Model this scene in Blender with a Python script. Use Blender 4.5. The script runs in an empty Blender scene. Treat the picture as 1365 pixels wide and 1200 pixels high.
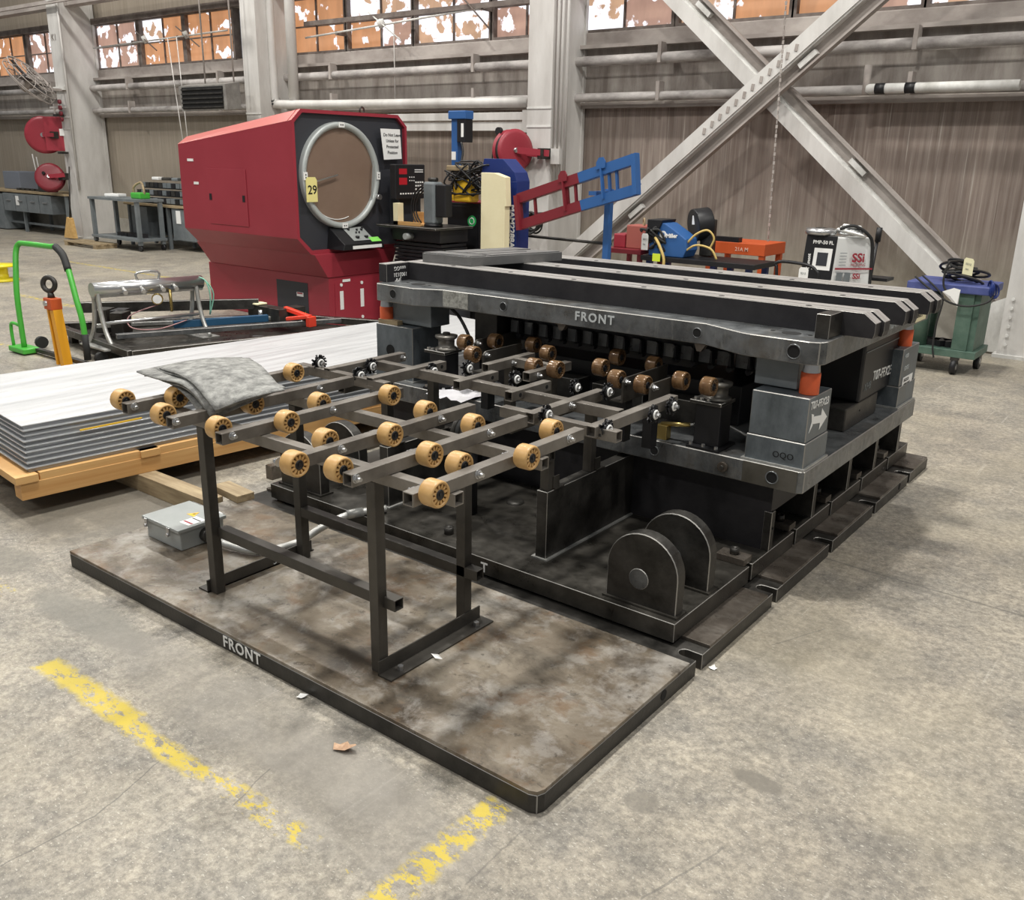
import bpy, math, random
from math import sin, cos, pi, radians
from mathutils import Vector, Matrix
random.seed(7)
S = bpy.context.scene
COL = S.collection
V = Vector

# ------------------------------------------------------------------ camera
def setup_camera():
    # world axes expressed in camera space (right, down, forward), from the photograph's vanishing points
    rv = V((1.79703895, .630135783, -.434633733)); t = rv.length
    R = Matrix.Rotation(t, 3, rv.normalized())
    conv = Matrix(((1, 0, 0), (0, -1, 0), (0, 0, -1)))
    cam = bpy.data.cameras.new('camera'); cam.sensor_fit = 'HORIZONTAL'; cam.sensor_width = 36
    cam.lens = 36 * 1219.2 / 1365; cam.clip_end = 200
    ob = bpy.data.objects.new('camera', cam); COL.objects.link(ob)
    ob.matrix_world = Matrix.Translation((0, 0, 1.62)) @ (conv @ R).transposed().to_4x4()
    S.camera = ob
setup_camera()

# ------------------------------------------------------------------ world, lamps, exposure
w = bpy.data.worlds.new('hall_air'); S.world = w; w.use_nodes = True
w.node_tree.nodes['Background'].inputs[0].default_value = (.93, .96, 1, 1)
w.node_tree.nodes['Background'].inputs[1].default_value = .24
S.view_settings.view_transform = 'Standard'; S.view_settings.look = 'None'
S.view_settings.gamma = 1; S.view_settings.use_curve_mapping = False
S.view_settings.exposure = 0.0
def bay_lamp(x, y, z, p, s=.45, c=(1, .97, .91)):
    l = bpy.data.lights.new('bay_light', 'AREA'); l.shape = 'DISK'; l.size = s; l.energy = p; l.color = c
    o = bpy.data.objects.new('bay_light', l); COL.objects.link(o); o.location = (x, y, z)
for (x, y, p) in [(-2.5, 2.25, 640), (2.5, 2.3, 290), (-7.5, 1.6, 290), (-12.5, 2.3, 380), (-2.5, -3.5, 250),
                  (2.5, -3.5, 240), (-7.5, -3.5, 200), (-2.6, 6.4, 420), (-8, 6.4, 430), (-13, 6.4, 460), (-18, 5.5, 480), (2.5, 7, 330)]:
    bay_lamp(x, y, 7.6, p * .56)

# ------------------------------------------------------------------ materials
MATS = {}
def mat(name, col, rough=.5, metal=0., col2=None, scale=6., bump=0., stretch=(1, 1, 1), lo=.35, hi=.65, emit=0, alpha=1, spec=.5, rvar=0, world=False):
    if name in MATS: return MATS[name]
    m = bpy.data.materials.new(name); m.use_nodes = True; nt = m.node_tree; N = nt.nodes; L = nt.links
    b = N['Principled BSDF']
    b.inputs['Base Color'].default_value = (*col, 1); b.inputs['Roughness'].default_value = rough
    b.inputs['Metallic'].default_value = metal; b.inputs['Specular IOR Level'].default_value = spec
    if emit: b.inputs['Emission Color'].default_value = (*col, 1); b.inputs['Emission Strength'].default_value = emit
    if alpha < 1: b.inputs['Alpha'].default_value = alpha
    if col2 or bump or rvar:
        if world: src = N.new('ShaderNodeNewGeometry').outputs['Position']
        else: src = N.new('ShaderNodeTexCoord').outputs['Object']
        mp = N.new('ShaderNodeMapping'); mp.inputs['Scale'].default_value = stretch; L.new(src, mp.inputs[0])
        n = N.new('ShaderNodeTexNoise'); n.inputs['Scale'].default_value = scale; n.inputs['Detail'].default_value = 7
        n.inputs['Roughness'].default_value = .65; L.new(mp.outputs[0], n.inputs[0])
        if col2:
            r = N.new('ShaderNodeValToRGB'); r.color_ramp.elements[0].position = lo; r.color_ramp.elements[1].position = hi
            r.color_ramp.elements[0].color = (*col, 1); r.color_ramp.elements[1].color = (*col2, 1)
            L.new(n.outputs[0], r.inputs[0]); L.new(r.outputs[0], b.inputs['Base Color'])
            if emit: L.new(r.outputs[0], b.inputs['Emission Color'])
        if rvar:
            mr = N.new('ShaderNodeMapRange'); mr.inputs[3].default_value = rough - rvar; mr.inputs[4].default_value = rough + rvar
            mr.inputs[1].default_value = .3; mr.inputs[2].default_value = .7
            L.new(n.outputs[0], mr.inputs[0]); L.new(mr.outputs[0], b.inputs['Roughness'])
        if bump:
            n2 = N.new('ShaderNodeTexNoise'); n2.inputs['Scale'].default_value = scale * 7; n2.inputs['Detail'].default_value = 4; L.new(mp.outputs[0], n2.inputs[0])
            bp = N.new('ShaderNodeBump'); bp.inputs['Strength'].default_value = bump; bp.inputs['Distance'].default_value = .004
            L.new(n2.outputs[0], bp.inputs['Height']); L.new(bp.outputs[0], b.inputs['Normal'])
    MATS[name] = m
    return m

DSTEEL = mat('dark_mill_steel', (.022, .021, .019), .42, .5, (.075, .070, .063), 9, .2, lo=.32, hi=.72, rvar=.14)
TUBE = mat('square_tube_steel', (.115, .102, .088), .40, .35, (.23, .21, .185), 5, .12, (1, 1, 1), rvar=.1)
LEGST = mat('leg_tube_steel', (.045, .041, .036), .42, .45, (.085, .078, .068), 4, .1, rvar=.1)
SHOE = mat('ground_die_steel', (.085, .085, .082), .34, .55, (.235, .24, .235), 7, .08, (1.6, 1.6, .8), lo=.33, hi=.68, rvar=.14)
BLUEST = mat('blue_grey_block_steel', (.075, .09, .10), .42, .4, (.19, .215, .235), 8, .1, (1.5, 1.5, .7), lo=.3, hi=.7, rvar=.1)
BARST = mat('black_bar_steel', (.022, .021, .024), .5, .4, (.045, .043, .046), 4, .06)
BARTOP = mat('ground_bar_top', (.35, .335, .32), .4, .55, (.55, .53, .51), 6, .03, (1, 6, 1))
BLACK = mat('black_paint', (.012, .012, .014), .45, .1)
RUBBER = mat('black_rubber', (.018, .018, .018), .7)
VOID = mat('bore_shadow_steel', (.006, .006, .006), .9)
TAN = mat('tan_urethane', (.50, .285, .095), .36, 0, (.62, .39, .16), 14, .03)
BRONZE = mat('wrapped_brown_urethane', (.09, .045, .02), .16, .1, (.23, .135, .065), 22, .1)
CHROME = mat('zinc_plated', (.55, .55, .55), .28, .9)
WHITE = mat('white_paint_mark', (.82, .82, .80), .7)
CHALK = mat('chalk_mark', (.55, .58, .58), .8)
ORANGE = mat('orange_pin_guard', (.72, .12, .035), .5, 0, (.58, .10, .03), 8)
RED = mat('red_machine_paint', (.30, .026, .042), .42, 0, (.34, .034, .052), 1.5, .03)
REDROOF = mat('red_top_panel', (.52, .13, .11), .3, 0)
GREYP = mat('light_grey_enclosure', (.33, .35, .34), .35, .1, (.38, .40, .39), 6)
WOOD = mat('pine_wood', (.52, .27, .09), .6, 0, (.68, .42, .17), 3, .1, (1, .15, 6))
OLDWOOD = mat('old_pine_wood', (.24, .175, .10), .75, 0, (.42, .33, .20), 6, .2, (.6, 5, 5))
ALU = mat('galvanised_sheet', (.60, .61, .62), .30, .8, (.72, .73, .74), 2.2, .02, (.4, 5, 5), rvar=.1)
FELT = mat('grey_felt', (.13, .13, .125), .95, 0, (.36, .36, .34), 26, .6)
GREEN = mat('green_cart_paint', (.07, .42, .05), .35)
YEL = mat('yellow_paint', (.82, .50, .03), .4)
COLM = mat('column_paint', (.46, .44, .415), .6, .1, (.66, .645, .62), 1.4, .1, (1.6, 1.6, .45), .3, .6, world=True)
COLDIRT = mat('column_base_paint', (.40, .39, .36), .65, 0, (.70, .695, .67), 3, .15, (1, 1, .6), .3, .55, world=True)
PIPE = mat('lagged_pipe', (.22, .20, .19), .7, 0, (.52, .49, .47), 4, .3, (.5, 1, 1), .35, .6, world=True)
LEDGE = mat('dusty_ledge', (.27, .235, .215), .8, 0, (.44, .40, .37), 2.5, .15, (.6, 1, 1), world=True)
DARKFR = mat('old_window_frame', (.11, .085, .075), .7, 0, (.20, .17, .15), 6, world=True)
BLUE = mat('blue_paint', (.03, .115, .33), .45)
NAVY = mat('navy_paint', (.012, .03, .16), .4)
DRED = mat('dark_red_paint', (.20, .018, .028), .45)
CREAM = mat('cream_board', (.78, .70, .45), .6, 0, (.84, .77, .52), 4)
GREENB = mat('green_bin_steel', (.07, .13, .10), .5, .2, (.12, .19, .15), 6, .1)
LGREY = mat('grey_shop_paint', (.14, .16, .17), .5, .1, (.20, .22, .23), 5)
PAPER = mat('white_paper', (.85, .85, .83), .7)
TAG = mat('manila_tag', (.80, .76, .50), .7)
OLIVE = mat('oily_plate', (.028, .026, .022), .35, .5, (.095, .088, .076), 8, .1, lo=.32, hi=.72, rvar=.14)
WORN = mat('worn_bright_edge', (.34, .33, .31), .4, .6)
EDGED = set()
DUCT = mat('conduit_metal', (.38, .38, .36), .4, .5, (.5, .5, .48), 20, .2)
BRASS = mat('brass', (.5, .38, .14), .3, .9)
ORB = mat('orange_bench_paint', (.55, .09, .02), .5)

EDGED |= {m.name for m in (DSTEEL, SHOE, BARST, BLUEST, OLIVE)}
def rich(name, c0, c1, sc, layers, rough=.45, metal=.3, bump=.2, lo=.33, hi=.68, rv=.15, stretch=(1, 1, 1)):
    """steel or paint with several kinds of wear, each layer (scale, lo, hi, colour, strength, stretch)"""
    m = bpy.data.materials.new(name); m.use_nodes = True; nt = m.node_tree; N = nt.nodes; L = nt.links; b = N['Principled BSDF']
    src = N.new('ShaderNodeNewGeometry').outputs['Position']
    def noise(sc, st, det=8, off=0):
        mp = N.new('ShaderNodeMapping'); mp.inputs['Scale'].default_value = st; mp.inputs['Location'].default_value = (off, off, off); L.new(src, mp.inputs[0])
        n = N.new('ShaderNodeTexNoise'); n.inputs['Scale'].default_value = sc; n.inputs['Detail'].default_value = det; n.inputs['Roughness'].default_value = .7; n.inputs['Distortion'].default_value = .3
        L.new(mp.outputs[0], n.inputs[0]); return n.outputs[0]
    def ramp(s, a, b_, k0, k1):
        r = N.new('ShaderNodeValToRGB'); r.color_ramp.elements[0].position = a; r.color_ramp.elements[1].position = b_
        r.color_ramp.elements[0].color = (*k0, 1); r.color_ramp.elements[1].color = (*k1, 1); L.new(s, r.inputs[0]); return r.outputs[0]
    c = ramp(noise(sc, stretch), lo, hi, c0, c1)
    for i, (k, a, b_, col, f, st) in enumerate(layers):
        x = N.new('ShaderNodeMix'); x.data_type = 'RGBA'; L.new(ramp(noise(k, st, 8, 3.7 * (i + 1)), a, b_, (0, 0, 0), (f, f, f)), x.inputs[0]); L.new(c, x.inputs[6]); x.inputs[7].default_value = (*col, 1); c = x.outputs[2]
    L.new(c, b.inputs['Base Color']); b.inputs['Metallic'].default_value = metal
    mr = N.new('ShaderNodeMapRange'); mr.inputs[1].default_value = .3; mr.inputs[2].default_value = .7; mr.inputs[3].default_value = rough - rv; mr.inputs[4].default_value = rough + rv
    L.new(noise(sc * 2, stretch), mr.inputs[0]); L.new(mr.outputs[0], b.inputs['Roughness'])
    bp = N.new('ShaderNodeBump'); bp.inputs['Strength'].default_value = bump; bp.inputs['Distance'].default_value = .003; L.new(noise(70, (1, 1, 1), 4), bp.inputs['Height']); L.new(bp.outputs[0], b.inputs['Normal'])
    MATS[name] = m; return m
SHOE = rich('ground_shoe_steel', (.075, .08, .085), (.215, .225, .23), 6, [(14, .55, .7, (.05, .045, .035), .6, (1, 1, 1)), (9, .55, .72, (.30, .30, .29), .6, (2.5, 2.5, .5)), (3, .55, .7, (.12, .10, .075), .6, (1, 1, 1))], .36, .5, .12)
EDGED.add(SHOE.name)
ALUTOP = rich('sheet_protective_face', (.46, .465, .475), (.60, .605, .61), 2.2, [(7, .60, .64, (.38, .37, .36), .5, (7, .8, 1)), (30, .62, .66, (.35, .34, .33), .4, (1, .3, 1))], .42, .2, .02, stretch=(5, .3, 1))
# ------------------------------------------------------------------ mesh building
def tag(o, label, cat, group=None, kind=None):
    o['label'] = label; o['category'] = cat
    if group: o['group'] = group
    if kind: o['kind'] = kind
    return o
def thing(name, label, cat, loc=(0, 0, 0), rot=0, group=None):
    o = bpy.data.objects.new(name, None); COL.objects.link(o); o.location = loc; o.rotation_euler = (0, 0, rot)
    o.empty_display_size = .1
    return tag(o, label, cat, group)
def wloc(o):
    p = V((0, 0, 0))
    while o: p = p + o.location; o = o.parent
    return p
def basis(d):
    d = V(d).normalized(); u = V((0, 0, 1)) if abs(d.z) < .95 else V((0, 1, 0))
    x = u.cross(d).normalized(); return x, d.cross(x).normalized(), d
def rot2(x, y, a): return x * cos(a) - y * sin(a), x * sin(a) + y * cos(a)
class M:
    def __init__(s): s.v = []; s.f = []; s.sm = []
    def add(s, vs, fs, smooth=False):
        n = len(s.v); s.v += [tuple(v) for v in vs]; s.f += [tuple(i + n for i in f) for f in fs]; s.sm += [smooth] * len(fs); return s
    def box(s, x0, x1, y0, y1, z0, z1):
        vs = [(x, y, z) for z in (z0, z1) for y in (y0, y1) for x in (x0, x1)]
        return s.add(vs, [(0, 2, 3, 1), (4, 5, 7, 6), (0, 1, 5, 4), (2, 6, 7, 3), (0, 4, 6, 2), (1, 3, 7, 5)])
    def cbox(s, c, d, R=None):
        R = R or Matrix.Identity(3); c = V(c)
        vs = [c + R @ V((x * d[0] / 2, y * d[1] / 2, z * d[2] / 2)) for z in (-1, 1) for y in (-1, 1) for x in (-1, 1)]
        return s.add(vs, [(0, 2, 3, 1), (4, 5, 7, 6), (0, 1, 5, 4), (2, 6, 7, 3), (0, 4, 6, 2), (1, 3, 7, 5)])
    def bar(s, p0, p1, w, h=None):
        h = h or w; p0 = V(p0); p1 = V(p1); x, y, d = basis(p1 - p0)
        vs = [p + x * (a * w / 2) + y * (b * h / 2) for p in (p0, p1) for a, b in ((-1, -1), (1, -1), (1, 1), (-1, 1))]
        return s.add(vs, [(3, 2, 1, 0), (4, 5, 6, 7)] + [(i, (i + 1) % 4, 4 + (i + 1) % 4, 4 + i) for i in range(4)])
    def sqtube(s, p0, p1, w, h=None, t=.004):
        h = h or w; p0 = V(p0); p1 = V(p1); x, y, d = basis(p1 - p0); vs = []
        for p in (p0, p1):
            for k in (0, t):
                vs += [p + x * (a * (w / 2 - k)) + y * (b * (h / 2 - k)) for a, b in ((-1, -1), (1, -1), (1, 1), (-1, 1))]
        fs = []
        for i in range(4):
            j = (i + 1) % 4
            fs += [(i, j, 8 + j, 8 + i), (4 + j, 4 + i, 12 + i, 12 + j), (j, i, 4 + i, 4 + j), (8 + i, 8 + j, 12 + j, 12 + i)]
        return s.add(vs, fs)
    def cyl(s, p0, p1, r0, r1=None, n=16, cap=True, smooth=True):
        r1 = r0 if r1 is None else r1; p0 = V(p0); p1 = V(p1); x, y, d = basis(p1 - p0)
        vs = [p + x * (r * cos(2 * pi * i / n)) + y * (r * sin(2 * pi * i / n)) for p, r in ((p0, r0), (p1, r1)) for i in range(n)]
        s.add(vs, [(i, (i + 1) % n, n + (i + 1) % n, n + i) for i in range(n)], smooth)
        if cap: k = len(s.v) - 2 * n; s.f += [tuple(k + i for i in reversed(range(n))), tuple(k + n + i for i in range(n))]; s.sm += [False] * 2
        return s
    def lathe(s, prof, p0, d, n=20, smooth=True):     # prof: (radius, along)
        p0 = V(p0); x, y, d = basis(d); vs = []
        for r, a in prof: vs += [p0 + d * a + x * (r * cos(2 * pi * i / n)) + y * (r * sin(2 * pi * i / n)) for i in range(n)]
        fs = [(k * n + i, k * n + (i + 1) % n, (k + 1) * n + (i + 1) % n, (k + 1) * n + i) for k in range(len(prof) - 1) for i in range(n)]
        return s.add(vs, fs, smooth)
    def torus(s, c, d, R, r, n=24, m=8):
        prof = [(R + r * cos(2 * pi * i / m), r * sin(2 * pi * i / m)) for i in range(m + 1)]
        return s.lathe(prof, c, d, n)
    def prism(s, pts, a0, a1, axis='z'):
        def P(u, v, a): return {'z': (u, v, a), 'y': (u, a, v), 'x': (a, u, v)}[axis]
        n = len(pts); vs = [P(u, v, a0) for u, v in pts] + [P(u, v, a1) for u, v in pts]
        ar = sum(pts[i][0] * pts[(i + 1) % n][1] - pts[(i + 1) % n][0] * pts[i][1] for i in range(n))
        fs = [tuple(reversed(range(n))), tuple(range(n, 2 * n))] + [(i, (i + 1) % n, n + (i + 1) % n, n + i) for i in range(n)]
        flip = (ar < 0) != (axis == 'y')
        if flip: fs = [tuple(reversed(f)) for f in fs]
        return s.add(vs, fs)
    def pipe(s, pts, r, n=8, res=6, closed=False):
        P = [V(p) for p in pts]; Q = []
        if res > 1 and len(P) > 2:
            for i in range(len(P) - 1):
                a = P[max(i - 1, 0)]; b = P[i]; c = P[i + 1]; d = P[min(i + 2, len(P) - 1)]
                for k in range(res):
                    t = k / res
                    Q.append(.5 * ((2 * b) + (c - a) * t + (2 * a - 5 * b + 4 * c - d) * t * t + (3 * b - a - 3 * c + d) * t ** 3))
            Q.append(P[-1])
        else: Q = P
        vs = []; up = None
        for i, q in enumerate(Q):
            d = (Q[min(i + 1, len(Q) - 1)] - Q[max(i - 1, 0)]).normalized()
            if up is None: x, up, _ = basis(d)
            x = up.cross(d).normalized(); up = d.cross(x).normalized()
            vs += [q + x * (r * cos(2 * pi * k / n)) + up * (r * sin(2 * pi * k / n)) for k in range(n)]
        fs = [(i * n + k, i * n + (k + 1) % n, (i + 1) * n + (k + 1) % n, (i + 1) * n + k) for i in range(len(Q) - 1) for k in range(n)]
        fs2 = [tuple(reversed(range(n))), tuple(range((len(Q) - 1) * n, len(Q) * n))]
        s.add(vs, fs, True); k = len(s.v) - len(vs); s.f += [tuple(k + i for i in f) for f in fs2]; s.sm += [False] * 2
        return s
    def build(s, name, m, parent=None, bevel=0, local=False, origin=None):
        if parent is not None: off = V((0, 0, 0)) if local else wloc(parent)
        elif local: off = V((0, 0, 0))
        else:
            if origin: off = V(origin)
            else:
                xs, ys, zs = zip(*s.v); off = V(((min(xs) + max(xs)) / 2, (min(ys) + max(ys)) / 2, min(zs)))
        me = bpy.data.meshes.new(name); me.from_pydata([tuple(V(v) - off) for v in s.v], [], s.f)
        me.polygons.foreach_set('use_smooth', s.sm); me.materials.append(m); me.update()
        o = bpy.data.objects.new(name, me); COL.objects.link(o)
        if parent is not None: o.parent = parent
        else: o.location = off
        if bevel:
            b = o.modifiers.new('edge', 'BEVEL'); b.width = bevel; b.segments = 2; b.limit_method = 'ANGLE'; b.angle_limit = radians(40)
            if m.name in EDGED and bevel <= .003: me.materials.append(WORN); b.material = 1; b.segments = 1
        return o
def struct(o): o['kind'] = 'structure'; return o
def copy_tree(o, parent=None):
    kids = list(o.children)
    c = o.copy(); COL.objects.link(c)
    if parent: c.parent = parent
    for k in kids: copy_tree(k, c)
    return c
def text(body, size, loc, xd, yd, m, parent=None, name='lettering', ext=.0006, bold=0, spacing=1, align='LEFT'):
    cu = bpy.data.curves.new('t', 'FONT'); cu.body = body; cu.size = size; cu.extrude = ext; cu.offset = bold; cu.space_character = spacing
    cu.align_x = align; cu.resolution_u = 3
    to = bpy.data.objects.new('t', cu); COL.objects.link(to)
    me = bpy.data.meshes.new_from_object(to); bpy.data.objects.remove(to); bpy.data.curves.remove(cu)
    x = V(xd).normalized(); y = V(yd); y = (y - x * y.dot(x)).normalized(); z = x.cross(y)
    R = Matrix((x, y, z)).transposed().to_4x4(); off = wloc(parent) if parent else V((0, 0, 0))
    me.transform(Matrix.Translation(V(loc) - off) @ R); me.materials.clear(); me.materials.append(m)
    o = bpy.data.objects.new(name, me); COL.objects.link(o)
    if parent: o.parent = parent
    return o
XD, YD, ZD = (1, 0, 0), (0, 1, 0), (0, 0, 1)

# ------------------------------------------------------------------ floor
def make_floor():
    m = bpy.data.materials.new('concrete_floor'); m.use_nodes = True; nt = m.node_tree; N = nt.nodes; L = nt.links; b = N['Principled BSDF']
    g = N.new('ShaderNodeNewGeometry'); pos = g.outputs['Position']
    def noise(sc, det=6, ro=.6, stretch=(1, 1, 1), rot=0, dist=0):
        mp = N.new('ShaderNodeMapping'); mp.inputs['Scale'].default_value = stretch; mp.inputs['Rotation'].default_value = (0, 0, rot); L.new(pos, mp.inputs[0])
        n = N.new('ShaderNodeTexNoise'); n.inputs['Scale'].default_value = sc; n.inputs['Detail'].default_value = det; n.inputs['Roughness'].default_value = ro
        n.inputs['Distortion'].default_value = dist; L.new(mp.outputs[0], n.inputs[0]); return n.outputs[0]
    def ramp(src, a, b_, c0=(0, 0, 0), c1=(1, 1, 1)):
        r = N.new('ShaderNodeValToRGB'); r.color_ramp.elements[0].position = a; r.color_ramp.elements[1].position = b_
        r.color_ramp.elements[0].color = (*c0, 1); r.color_ramp.elements[1].color = (*c1, 1); L.new(src, r.inputs[0]); return r.outputs[0]
    def mix(f, a, c, mode='MIX'):
        x = N.new('ShaderNodeMix'); x.data_type = 'RGBA'; x.blend_type = mode
        if isinstance(f, (int, float)): x.inputs[0].default_value = f
        else: L.new(f, x.inputs[0])
        for s_, q in ((6, a), (7, c)):
            if isinstance(q, tuple): x.inputs[s_].default_value = (*q, 1)
            else: L.new(q, x.inputs[s_])
        return x.outputs[2]
    def mth(op, a, c=None):
        x = N.new('ShaderNodeMath'); x.operation = op
        for i, q in enumerate((a, c)):
            if q is None: continue
            if isinstance(q, (int, float)): x.inputs[i].default_value = q
            else: L.new(q, x.inputs[i])
        return x.outputs[0]
    big = ramp(noise(.55, 5, .6), .32, .68, (.245, .222, .188), (.365, .34, .292))
    mid = ramp(noise(3.5, 8, .7), .38, .62, (.72, .73, .75), (1.16, 1.14, 1.10))
    c = mix(1, big, mid, 'MULTIPLY')
    fine = ramp(noise(34, 8, .85), .42, .60, (.66, .65, .64), (1.32, 1.30, 1.26))
    c = mix(1, c, fine, 'MULTIPLY')
    st = ramp(noise(1.1, 6, .7, (1, 1, 1), 0, .6), .60, .74)
    c = mix(mth('MULTIPLY', st, .55), c, (.20, .185, .16))
    # scrape marks along and across the aisle
    for rt, sc in ((.35, 2.2), (2.1, 1.8)):
        sck = ramp(noise(sc, 3, .5, (14, .5, 1), rt), .70, .73)
        c = mix(mth('MULTIPLY', sck, .22), c, (.62, .59, .52))
    sk = ramp(noise(1.6, 2, .5, (22, .45, 1), .9), .715, .735)
    c = mix(mth('MULTIPLY', sk, .35), c, (.17, .16, .14))
    spk = ramp(noise(70, 4, .7, (1, 2.2, 1), .7), .60, .65); c = mix(mth('MULTIPLY', spk, .6), c, (.66, .63, .55))
    dk = ramp(noise(55, 4, .7, (2, 1, 1), .4), .62, .68); c = mix(mth('MULTIPLY', dk, .5), c, (.15, .14, .12))
    wm = ramp(noise(.8, 4, .6, (1, 1, 1), 1.2), .5, .68); c = mix(mth('MULTIPLY', wm, .3), c, (.44, .385, .27))
    sep = N.new('ShaderNodeSeparateXYZ'); L.new(pos, sep.inputs[0]); X, Y = sep.outputs[0], sep.outputs[1]
    # oily ground near the base plate (dirt on the concrete; the skid blob also paints in shade)
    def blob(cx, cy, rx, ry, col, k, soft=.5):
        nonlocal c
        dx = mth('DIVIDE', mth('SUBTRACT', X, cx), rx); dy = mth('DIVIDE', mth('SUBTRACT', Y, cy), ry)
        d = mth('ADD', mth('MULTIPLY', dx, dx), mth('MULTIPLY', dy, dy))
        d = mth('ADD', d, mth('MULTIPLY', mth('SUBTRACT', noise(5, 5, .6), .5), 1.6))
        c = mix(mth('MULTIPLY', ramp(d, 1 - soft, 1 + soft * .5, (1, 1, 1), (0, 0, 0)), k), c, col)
    blob(-4.1, 2.15, .75, .55, (.12, .108, .088), .8)  # dirty concrete with the shade around the skid painted in
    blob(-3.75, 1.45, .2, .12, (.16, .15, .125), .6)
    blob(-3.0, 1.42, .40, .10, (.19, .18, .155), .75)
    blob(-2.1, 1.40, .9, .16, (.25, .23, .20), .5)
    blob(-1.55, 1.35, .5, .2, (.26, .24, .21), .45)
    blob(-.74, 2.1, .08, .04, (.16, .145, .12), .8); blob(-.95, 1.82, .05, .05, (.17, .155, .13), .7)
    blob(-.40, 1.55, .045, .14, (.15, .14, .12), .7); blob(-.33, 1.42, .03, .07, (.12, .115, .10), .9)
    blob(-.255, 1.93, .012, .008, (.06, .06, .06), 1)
    # joint and cracks in the slab
    def crack(x0, y0, x1, y1, w, k):
        nonlocal c
        l = math.hypot(x1 - x0, y1 - y0); ux, uy = (x1 - x0) / l, (y1 - y0) / l
        al = mth('ADD', mth('MULTIPLY', mth('SUBTRACT', X, x0), ux), mth('MULTIPLY', mth('SUBTRACT', Y, y0), uy))
        pe = mth('ADD', mth('MULTIPLY', mth('SUBTRACT', X, x0), -uy), mth('MULTIPLY', mth('SUBTRACT', Y, y0), ux))
        pe = mth('ABSOLUTE', mth('ADD', pe, mth('MULTIPLY', mth('SUBTRACT', noise(12, 4), .5), .02)))
        on = mth('MULTIPLY', mth('LESS_THAN', pe, w), mth('MULTIPLY', mth('GREATER_THAN', al, 0.0), mth('LESS_THAN', al, l)))
        c = mix(mth('MULTIPLY', on, k), c, (.10, .095, .085))
    for q in ((-1.261, 3.694, -0.353, 3.655, 0.0060, 0.50), (-2.013, 0.663, -2.004, 0.893, 0.0022, 0.60), (-2.004, 0.893, -2.076, 1.117, 0.0022, 0.60), (-2.076, 1.117, -2.108, 1.229, 0.0022, 0.40), (-0.777, 1.530, -0.703, 1.806, 0.0030, 0.50), (-1.766, 1.135, -1.815, 1.293, 0.0022, 0.50), (-1.121, 1.310, -1.125, 1.548, 0.0025, 0.35), (-1.007, 2.836, -0.905, 3.075, 0.0030, 0.40)): crack(*q)
    # yellow paint lines, mostly worn away
    def rect(x0, x1, y0, y1, thr, feather=.012):
        nonlocal c
        wv = mth('MULTIPLY', mth('SUBTRACT', noise(18, 4, .6), .5), .05)
        def inside(A, a0, a1):
            A = mth('ADD', A, wv)
            return mth('MULTIPLY', ramp(mth('SUBTRACT', A, a0 - .5), .5 - feather, .5 + feather), ramp(mth('SUBTRACT', A, a1 - .5), .5 - feather, .5 + feather, (1, 1, 1), (0, 0, 0)))
        msk = mth('MULTIPLY', inside(X, x0, x1), inside(Y, y0, y1))
        wear = ramp(mth('ADD', noise(15, 10, .8, (1, 1.8, 1), .6), thr - .03), .49, .515)
        c = mix(mth('MULTIPLY', mth('MULTIPLY', msk, wear), .92), c, (.56, .43, .045))
    rect(-2.83, -2.30, 1.135, 1.215, .08); rect(-2.34, -1.95, 1.13, 1.19, .06); rect(-1.98, -1.50, 1.145, 1.205, .0); rect(-1.52, -1.2, 1.14, 1.2, -.1)
    rect(-1.275, -1.19, 1.0, 1.585, .03)
    rect(-3.60, -3.42, 1.30, 1.36, .0); rect(-11, -7.5, 4.85, 4.93, .02); rect(-9.2, -7.4, 3.42, 3.50, -.02); rect(-14, -10, 6.9, 6.98, .02)
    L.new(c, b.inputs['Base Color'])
    rr = N.new('ShaderNodeMapRange'); rr.inputs[3].default_value = .42; rr.inputs[4].default_value = .72; L.new(noise(2.6, 5, .6), rr.inputs[0]); L.new(rr.outputs[0], b.inputs['Roughness'])
    # control joints and bump
    bp = N.new('ShaderNodeBump'); bp.inputs['Strength'].default_value = .35; bp.inputs['Distance'].default_value = .004
    L.new(noise(60, 6, .7), bp.inputs['Height']); L.new(bp.outputs[0], b.inputs['Normal'])
    return m
struct(M().box(-34, 9, -9, 9.7, -.12, 0).build('floor', make_floor()))

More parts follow.
